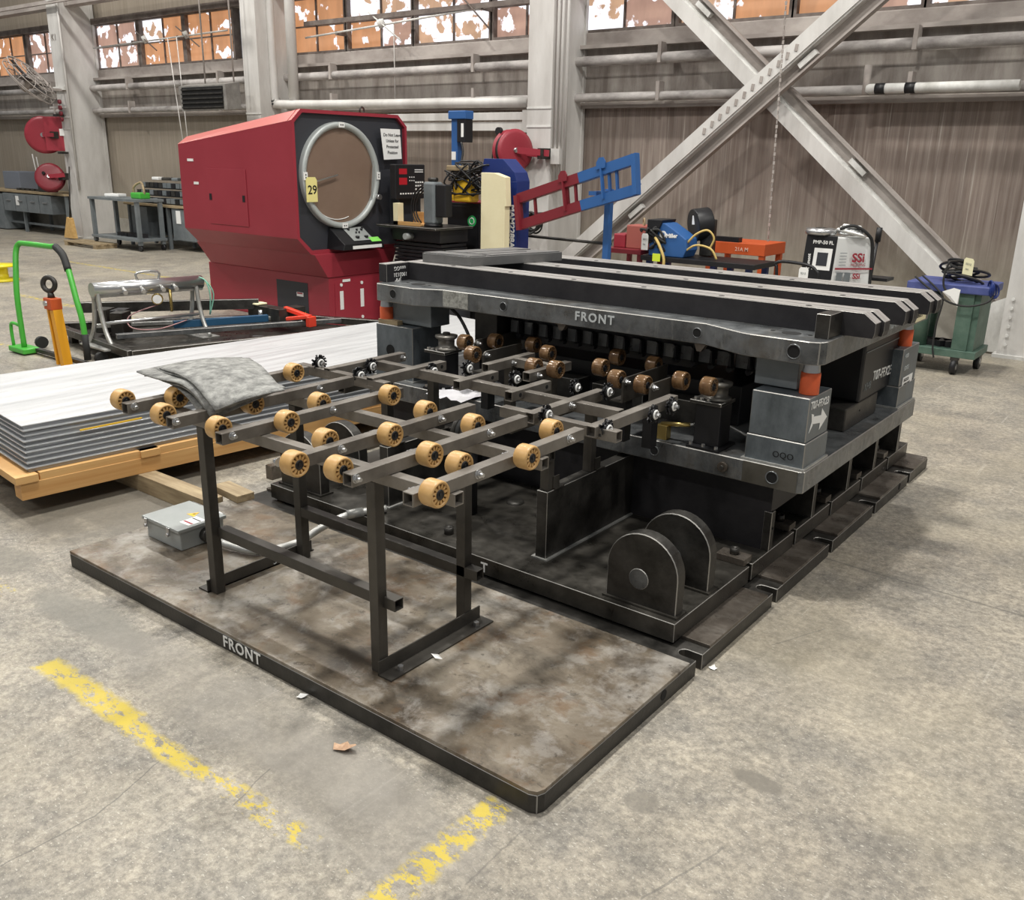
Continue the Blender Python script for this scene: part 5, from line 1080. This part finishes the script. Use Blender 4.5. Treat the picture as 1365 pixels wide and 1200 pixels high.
M().pipe([(-3.98, 7.76, .90), (-3.90, 7.76, .98), (-3.80, 7.78, 1.02), (-3.74, 7.8, .95), (-3.78, 7.8, .85)], .010, 6, 5).build('hose', YH, yc); M().pipe([(-3.98, 7.74, .83), (-3.88, 7.74, .885), (-3.74, 7.75, .86), (-3.68, 7.76, .77)], .010, 6, 5).build('hose', YH, yc); M().pipe([(-4.28, 7.69, .93), (-4.22, 7.67, .86), (-4.16, 7.66, .74), (-4.17, 7.66, .60)], .014, 6, 5).build('hose', YH, yc)
bt = thing('black_table', 'low black steel table beneath the wire feeder', 'table', (-3.9, 7.85, 0)); M().box(-4.42, -3.28, 7.68, 8.15, .715, .7595).build('table_top', BLACK, bt, bevel=.003)
for x in (-4.38, -3.72, -3.38):
    for y in (7.72, 8.08): M().box(x, x + .05, y, y + .05, 0, .715).build('leg', NAVY, bt)
ob_ = thing('orange_bench', 'orange steel bench with black bar marked 21A, against the wall', 'bench', (-3.75, 8.55, 0)); M().box(-4.12, -3.50, 8.40, 8.9, .765, .875).build('bench_box', ORB, ob_, bevel=.004); M().box(-3.56, -3.51, 8.41, 8.46, 0, .765).build('leg', ORB, ob_); M().box(-4.1, -4.05, 8.41, 8.46, 0, .765).build('leg', ORB, ob_); M().box(-3.56, -3.51, 8.82, 8.87, 0, .765).build('leg', ORB, ob_); M().box(-4.1, -4.05, 8.82, 8.87, 0, .765).build('leg', ORB, ob_)
text('21A M', .05, (-3.80, 8.396, .80), XD, ZD, mat('pale_pink_mark', (.75, .45, .35), .7), ob_, bold=.001); br_ = M().box(-4.10, -3.78, 8.42, 8.5, .876, .92).build('black_bar', BLACK, None); tag(br_, 'black flat bar lying on the orange bench', 'bar')
hang_tag('white tag hanging before the blue wire feeder', (-4.36, 7.64, .89), .07, .15, XD, None, PAPER)
o = M().box(-4.27, -4.19, 7.64, 7.645, .72, .79).build('yellow_card', mat('card_lime', (.70, .85, .05), .5), None); tag(o, 'lime yellow card hanging under the blue wire feeder', 'card')

wd = thing('portable_welder', 'black and white portable welding unit with screen and red logo', 'welder', (-2.65, 7.95, 0))
# local frame: front faces viewer-left, side faces viewer-right
M().add([(-2.90, 7.72, .05), (-2.64, 7.72, .05), (-2.36, 7.98, .05), (-2.62, 8.0, .05), (-2.86, 7.76, 1.035), (-2.61, 7.76, 1.035), (-2.40, 8.0, 1.035), (-2.62, 8.02, 1.035)], [(3, 2, 1, 0), (4, 5, 6, 7), (1, 2, 6, 5), (2, 3, 7, 6), (3, 0, 4, 7), (0, 1, 5, 4)]).build('casing', mat('white_casing', (.72, .73, .72), .35), wd, bevel=.01)
M().add([(-2.91, 7.70, .05), (-2.642, 7.70, .05), (-2.612, 7.745, 1.045), (-2.87, 7.745, 1.045), (-2.91, 7.722, .05), (-2.642, 7.722, .05), (-2.612, 7.765, 1.045), (-2.87, 7.765, 1.045)], [(0, 1, 2, 3), (7, 6, 5, 4), (0, 4, 5, 1), (1, 5, 6, 2), (2, 6, 7, 3), (3, 7, 4, 0)]).build('front_panel', BLACK, wd, bevel=.006)
def wp(u, v, h=.0): return V((-2.91 + .27 * u + .035 * v * (1 - u * .2), 7.699 + .045 * v - h, .05 + .99 * v))
M().add([wp(.34, .72, .001), wp(.92, .72, .001), wp(.92, .90, .001), wp(.34, .90, .001)], [(0, 1, 2, 3)]).build('screen_bezel', PAPER, wd); M().add([wp(.46, .755, .003), wp(.80, .755, .003), wp(.80, .865, .003), wp(.46, .865, .003)], [(0, 1, 2, 3)]).build('screen', FASC, wd)
text('PMP-50 FL', .040, wp(.26, .935, .002), XD, ZD, PAPER, wd, bold=.001); text('Cemont', .038, wp(.27, .72, .002), (0, 0, 1), (-1, 0, 0), PAPER, wd, bold=.001)
sd = V((.23, .24, 0)).normalized()
def sp(u, v): return V((-2.625, 7.735, .05)) + V((.24, .25, 0)) * u + V((.02 * v, .01 * v, .985 * v)) + V((.003, -.003, 0)) * 1.5
text('SSi', .10, sp(.42, .80), sd, ZD, RED, wd, bold=.003); text('WELDING', .03, sp(.40, .765), sd, ZD, RED, wd); text('SSi', .06, sp(.50, .66), sd, ZD, RED, wd, bold=.002)
M().add([sp(.02, .735), sp(.98, .735), sp(.98, .75), sp(.02, .75)], [(0, 1, 2, 3)]).build('red_stripe', RED, wd)
for u in (.08, .28): M().add([sp(u, .45), sp(u + .16, .45), sp(u + .16, .71), sp(u, .71)], [(0, 1, 2, 3)]).build('vent', LGREY, wd)
for i in range(5): M().add([sp(.10, .77 + i * .025), sp(.28, .77 + i * .025), sp(.28, .775 + i * .025), sp(.10, .775 + i * .025)], [(0, 1, 2, 3)]).build('slot', LGREY, wd)
M().cyl((-2.72, 7.76, .3), (-2.72, 7.62, .3), .2, n=24).build('hose_drum', BLACK, wd)
hr_ = thing('hose_bundle', 'rolled silver hose and bag on top of the white welder', 'hose roll', (-2.63, 7.88, 1.045)); M().lathe([(.03, 0), (.12, 0), (.13, .02), (.12, .05), (.05, .055)], (-2.78, 7.82, 1.046), ZD, 20).build('roll', CHROME, hr_)
for i in range(5): M().torus((-2.56, 7.92, 1.065 + i * .014), (random.uniform(-.2, .2), random.uniform(-.2, .2), 1), .11 - i * .012, .014, 20, 6).build('hose_loop', (PAPER, CHROME)[i % 2], hr_)
M().pipe([(-2.62, 7.80, 1.10), (-2.52, 7.84, 1.13), (-2.42, 7.92, 1.06), (-2.39, 7.98, .95), (-2.38, 8.0, .6)], .014, 6, 5).build('black_hose', RUBBER, hr_)
fr_ = thing('push_handle', 'bent black tube handle in front of the white welder', 'handle', (-2.9, 7.6, .5)); M().pipe([(-3.03, 7.6, .0), (-3.04, 7.6, .70), (-3.06, 7.6, .79), (-3.0, 7.6, .82), (-2.80, 7.6, .81), (-2.71, 7.6, .77), (-2.68, 7.6, .66), (-2.68, 7.6, .0)], .014, 8, 5).build('tube', BLACK, fr_)
hang_tag('white tag hanging from the black push handle', (-2.80, 7.575, .72), .08, .14, XD, None, PAPER)
sn = thing('slim_stand', 'slim black rod stand right of the white welder', 'stand', (-2.46, 8.3, 0)); M().cyl((-2.50, 8.3, .03), (-2.45, 8.3, 1.09), .014, n=8).build('rod', BLACK, sn); M().cyl((-2.452, 8.3, .98), (-2.448, 8.3, 1.10), .025, n=8).build('grip', BLACK, sn); M().box(-2.62, -2.30, 8.2, 8.4, .66, .685).build('shelf', BLACK, sn); M().box(-2.7, -2.3, 8.15, 8.45, 0, .03).build('base', BLACK, sn)

# green bin cart at the right
gb = thing('green_bin_cart', 'dark green wheeled cart with blue tray top by the white column', 'cart', (-1.72, 8.1, 0))
M().box(-2.06, -1.44, 7.92, 8.42, .655, .72).build('blue_tray', mat('blue_tray_paint', (.05, .07, .22), .5, 0, (.09, .11, .30), 6), gb, bevel=.008)
M().box(-2.03, -1.47, 7.94, 8.40, .14, .20).build('lower_deck', GREENB, gb, bevel=.004)
for (x, y, r) in ((-1.93, 8.03, .062), (-1.93, 8.30, .062), (-1.55, 8.30, .05)): M().cyl((x, y, .20), (x, y, .655), r, n=20).build('corner_tube', GREENB, gb)
M().box(-1.66, -1.545, 7.95, 8.06, .20, .655).build('corner_panel', GREENB, gb, bevel=.004)
M().box(-1.545, -1.50, 7.97, 8.38, .20, .655).build('side_panel', GREENB, gb)
for (x, y) in ((-1.98, 7.99), (-1.62, 7.97), (-1.98, 8.34), (-1.52, 8.34)):
    c_ = M().cyl((x - .02, y, .062), (x + .02, y, .062), .062, n=18).build('caster', BLACK, gb); M().box(x - .03, x + .03, y - .03, y + .03, .115, .14).build('caster_plate', DSTEEL, c_); M().cyl((x - .024, y, .062), (x + .024, y, .062), .025, n=12).build('caster_hub', CHROME, c_)
for i in range(4): M().cbox((-1.85 + i * .08, 8.1, .225), (.14, .12, .05), Matrix.Rotation(i, 3, 'Z')).build('scrap_part', BLACK, gb)
ck = thing('coiled_torch_leads', 'black welding leads heaped on the blue tray and hanging down', 'cables', (-1.7, 8.1, .72))
for i in range(9): M().torus((-1.72 + random.uniform(-.06, .08), 8.15 + random.uniform(-.05, .05), .745 + i * .016), (random.uniform(-.5, .5), random.uniform(-.5, .5), 1), .10 + random.uniform(-.03, .05), .011, 20, 6).build('lead_loop', RUBBER if i % 3 else DSTEEL, ck)
M().pipe([(-1.95, 7.92, .77), (-1.82, 7.89, .68), (-1.76, 7.88, .60), (-1.78, 7.88, .40), (-1.78, 7.88, .22), (-1.76, 7.88, .13)], .007, 6, 5).build('lead', RUBBER, ck)
M().pipe([(-2.0, 7.90, .76), (-1.85, 7.88, .66), (-1.70, 7.88, .58), (-1.55, 7.88, .57), (-1.43, 7.92, .62), (-1.42, 7.95, .70)], .008, 6, 5).build('lead', RUBBER, ck)
M().pipe([(-1.76, 7.9, .9), (-1.78, 7.89, .80), (-1.77, 7.89, .70), (-1.70, 7.88, .63)], .008, 6, 5).build('lead', RUBBER, ck)
for i in range(5): M().torus((-1.42 - i * .006, 7.97, .69 + i * .006), (1, .3 * i - .5, .2), .055, .007, 16, 6).build('lead_loop', NAVY, ck)
hang_tag('pale tag lying on the black leads above the blue tray', (-1.64, 8.0, .86), .075, .13, (1, .1, -.15), None, TAG)
o = M().prism([(-1.77, .665), (-1.69, .70), (-1.64, .69), (-1.65, .575), (-1.71, .635)], 7.865, 7.868, 'y').build('torn_card', PAPER, None); tag(o, 'torn white card hanging on the front of the blue tray', 'card')

# ------------------------------------------------------------------ left foreground: green hand truck, hoist, trays and manifold
gc = thing('green_hand_truck', 'bright green tubular hand truck with black grip', 'hand truck', (-7.3, 3.5, 0))
M().pipe([(-7.72, 3.42, .05), (-7.72, 3.42, .45), (-7.76, 3.46, .68), (-7.80, 3.50, .82), (-7.78, 3.52, .875), (-7.70, 3.53, .885), (-7.35, 3.55, .885), (-7.25, 3.56, .885), (-7.12, 3.54, .83), (-7.02, 3.52, .72), (-6.92, 3.50, .52), (-6.87, 3.50, .36), (-6.86, 3.50, .18)], .022, 10, 5).build('tube_frame', GREEN, gc)
M().pipe([(-7.26, 3.56, .888), (-7.12, 3.54, .835), (-7.03, 3.52, .73)], .028, 10, 4).build('grip', RUBBER, gc); M().cyl((-6.86, 3.50, .06), (-6.86, 3.5, .26), .026, n=10).build('lower_grip', RUBBER, gc)
M().pipe([(-7.86, 3.40, .05), (-7.86, 3.40, .22), (-7.80, 3.41, .24), (-7.72, 3.42, .22)], .014, 8, 4).build('side_loop', GREEN, gc)
M().box(-7.88, -7.62, 3.36, 3.50, .01, .055).build('foot_plate', GREEN, gc, bevel=.01); M().box(-7.62, -6.84, 3.46, 3.50, .02, .05).build('axle_bar', DSTEEL, gc)
for x in (-7.86, -6.9): M().cyl((x, 3.62, .05), (x + .04, 3.62, .05), .05, n=14).build('wheel', RUBBER, gc)
hj = thing('yellow_lift_leg', 'yellow steel leg with forged lifting eye, beside the green truck', 'lifting leg', (-7.15, 3.45, 0)); YO = mat('orange_yellow_paint', (.78, .36, .02), .4)
d0 = V((-7.08, 3.42, .0)); d1 = V((-7.13, 3.42, .43)); M().bar(d0 + V((-.045, 0, 0)), d1 + V((-.035, 0, 0)), .02, .07).build('leg_plate', YO, hj); M().bar(d0 + V((.04, 0, 0)), d1 + V((.03, 0, 0)), .055, .07).build('leg_plate', YO, hj)
M().cbox((-7.135, 3.42, .475), (.12, .09, .09)).build('clevis_block', ORB, hj, bevel=.008); M().cyl((-7.15, 3.36, .48), (-7.15, 3.48, .48), .02, n=12).build('clevis_bolt', CHROME, hj)
M().cyl((-7.145, 3.42, .52), (-7.15, 3.42, .56), .028, .02, n=12).build('shank', DSTEEL, hj); M().torus((-7.155, 3.42, .622), (.45, -.9, .1), .052, .019, 24, 10).build('lifting_eye', DSTEEL, hj)
# low steel frames
def low_frame(name, label, pts, z0, z1, m_, w_=.06):
    t = thing(name, label, 'steel frame', (*pts[0], 0))
    for i in range(len(pts)): a = V((*pts[i], (z0 + z1) / 2)); b = V((*pts[(i + 1) % len(pts)], (z0 + z1) / 2)); M().bar(a, b, w_, z1 - z0).build('frame_side', m_, t, bevel=.003)
    return t
lf1 = low_frame('low_tray_frame', 'long low dark steel tray behind the sheet stack', [(-8.05, 3.85), (-6.50, 3.66), (-5.9, 6.0), (-7.0, 5.55)], .10, .16, OLIVE)
M().prism([(-8.02, 3.88), (-6.53, 3.70), (-5.95, 5.9), (-7.0, 5.5)], .09, .10, 'z').build('tray_floor', OLIVE, lf1)
for (x, y) in ((-7.9, 3.88), (-6.7, 3.72), (-6.1, 5.7), (-7.0, 5.4)): M().box(x, x + .06, y, y + .06, 0, .10).build('foot', OLIVE, lf1)
def bars(label, p0, p1, m_, w_=.05, h_=.05, nm='steel_bar', grp='bars lying on the low tray'):
    o = M().bar(p0, p1, w_, h_).build(nm, m_, None, bevel=.003); return tag(o, label, 'steel bar', grp)
bars('dark channel bar lying at the back edge of the low tray', (-7.85, 4.0, .30), (-6.95, 5.2, .30), DSTEEL, .05, .09)
bars('blue painted bar lying along the low tray', (-7.0, 4.35, .21), (-6.7, 5.1, .21), mat('dull_blue_bar', (.02, .08, .16), .4), .05, .06)
bars('bright flat bar lying across the low tray', (-7.45, 3.9, .20), (-6.65, 5.3, .20), DUCT, .05, .03)
bars('long ground bar along the near edge of the low tray', (-6.95, 3.8, .19), (-6.25, 5.55, .19), SHOE, .06, .04)
for i, (x, y) in enumerate(((-7.55, 4.05), (-7.42, 4.12), (-7.30, 4.05))): o = M().cbox((x, y, .22), (.11, .16, .20), Matrix.Rotation(.6, 3, 'Z')).build('dark_block', BLACK if i % 2 else DSTEEL, None, bevel=.004); tag(o, ('left end one of three dark steel blocks in the low tray', 'black middle one of three steel blocks in the low tray', 'right end one of three dark steel blocks in the low tray')[i], 'steel block', 'blocks in the low tray')
fx = thing('clamp_fixture', 'dark steel fixture with small clamps before the red machine', 'fixture', (-6.9, 5.1, .16)); M().box(-7.05, -6.62, 5.15, 5.27, .19, .29).build('fixture_bar', DSTEEL, fx, bevel=.004); M().box(-6.66, -6.54, 5.1, 5.4, .16, .30).build('fixture_block', DSTEEL, fx, bevel=.004); M().box(-7.0, -6.9, 5.14, 5.26, .291, .31).build('tan_grip', CREAM, fx, bevel=.01); M().cyl((-6.8, 5.1, .2), (-6.8, 5.1, .27), .02, n=10).build('toggle', CHROME, fx)
rc = thing('red_clamp', 'bright red hand clamp hooked over the fixture end', 'clamp', (-6.42, 5.25, .16)); RCM = mat('bright_red_plastic', (.75, .06, .03), .4)
M().bar((-6.58, 5.2, .30), (-6.33, 5.28, .235), .05, .035).build('clamp_arm', RCM, rc, bevel=.005); M().bar((-6.50, 5.15, .22), (-6.30, 5.26, .25), .05, .03).build('clamp_arm', RCM, rc, bevel=.005); M().cyl((-6.39, 5.2, .2), (-6.39, 5.27, .2), .028, n=14).build('clamp_pad', CHROME, rc); M().box(-6.33, -6.28, 5.22, 5.3, .16, .25).build('clamp_jaw', RCM, rc, bevel=.005)

mf = thing('pipe_manifold', 'steel pipe manifold with valves on curved plate legs', 'manifold', (-6.8, 4.2, .10))
pa = V((-7.02, 3.68, .565)); pb = V((-6.97, 4.63, .548)); dm = (pb - pa).normalized()
M().cyl(pa, pb, .056, n=20).build('manifold_pipe', CHROME, mf); M().bar(pa + V((0, 0, -.055)), pb + V((0, 0, -.055)), .05, .02).build('support_bar', DUCT, mf)
for s, L_ in ((0, 1), (1, 1)):
    q = pa.lerp(pb, .03 + .90 * s); sd_ = V((dm.y, -dm.x, 0))
    for sg in (-1, 1): M().pipe([q + sd_ * sg * .03, q + sd_ * sg * .05 + V((0, 0, -.16)), q + sd_ * sg * .10 + V((0, 0, -.32)), q + sd_ * sg * .19 + V((0, 0, -.44))], .018, 6, 4).build('curved_leg', DUCT, mf)
    M().cbox(q + V((0, 0, -.448)), (.42, .16, .012), Matrix.Rotation(math.atan2(dm.y, dm.x) - pi / 2, 3, 'Z')).build('foot_plate', DUCT, mf)
M().cyl(pa.lerp(pb, .05) + V((.07, 0, -.26)), pa.lerp(pb, .9) + V((.07, 0, -.26)), .014, n=8).build('tie_rod', CHROME, mf)
for t_ in (.26, .42, .60, .72):
    q = pa.lerp(pb, t_) + V((.05, -.02, 0)); v_ = M().cyl(q, q + V((.08, -.03, -.015)), .014, n=10).build('valve_stub', DUCT, mf); M().cyl(q + V((.08, -.03, -.015)), q + V((.105, -.04, -.02)), .019, n=6, smooth=False).build('valve_nut', CHROME, v_)
h_ = pa.lerp(pb, .50); M().pipe([h_ - dm * .09 + V((0, 0, .05)), h_ - dm * .09 + V((0, 0, .11)), h_ + dm * .09 + V((0, 0, .11)), h_ + dm * .09 + V((0, 0, .05))], .010, 8, 3).build('carry_handle', CHROME, mf)
q = pa.lerp(pb, .66); M().cyl(q + V((.05, 0, -.04)), q + V((.05, 0, -.22)), .013, n=8).build('drop_pipe', BRASS, mf); g_ = M().cyl(q + V((.05, -.12, -.10)), q + V((.08, -.14, -.10)), .045, n=20).build('pressure_gauge', BRASS, mf); M().cyl(q + V((.08, -.14, -.10)), q + V((.082, -.1415, -.10)), .036, n=20).build('gauge_face', PAPER, g_)
for s in (0, .35): M().pipe([pb + V((.0, -.05, .05)), pb + V((.06, 0, .02)), pb + V((.09, .02 + s * .1, -.10)), pb + V((.05, .03, -.28))], .006, 6, 4).build('green_hose', mat('mint_hose', (.25, .55, .42), .5), mf)
M().pipe([q + V((.05, -.12, -.15)), q + V((.0, -.35, -.22)), q + V((.1, -.40, -.30)), q + V((.15, -.2, -.33)), q + V((.1, .1, -.30))], .005, 5, 5).build('thin_wire', mat('pink_wire', (.45, .25, .25), .5), mf)
wh = thing('chrome_wrench', 'steel wrench lying on the low tray beside manifold foot', 'wrench', (-6.3, 4.9, .11)); M().bar((-6.42, 4.72, .13), (-6.25, 4.86, .13), .03, .015).build('wrench_shank', CHROME, wh); M().cyl((-6.22, 4.88, .118), (-6.22, 4.88, .142), .035, n=14).build('wrench_head', CHROME, wh)
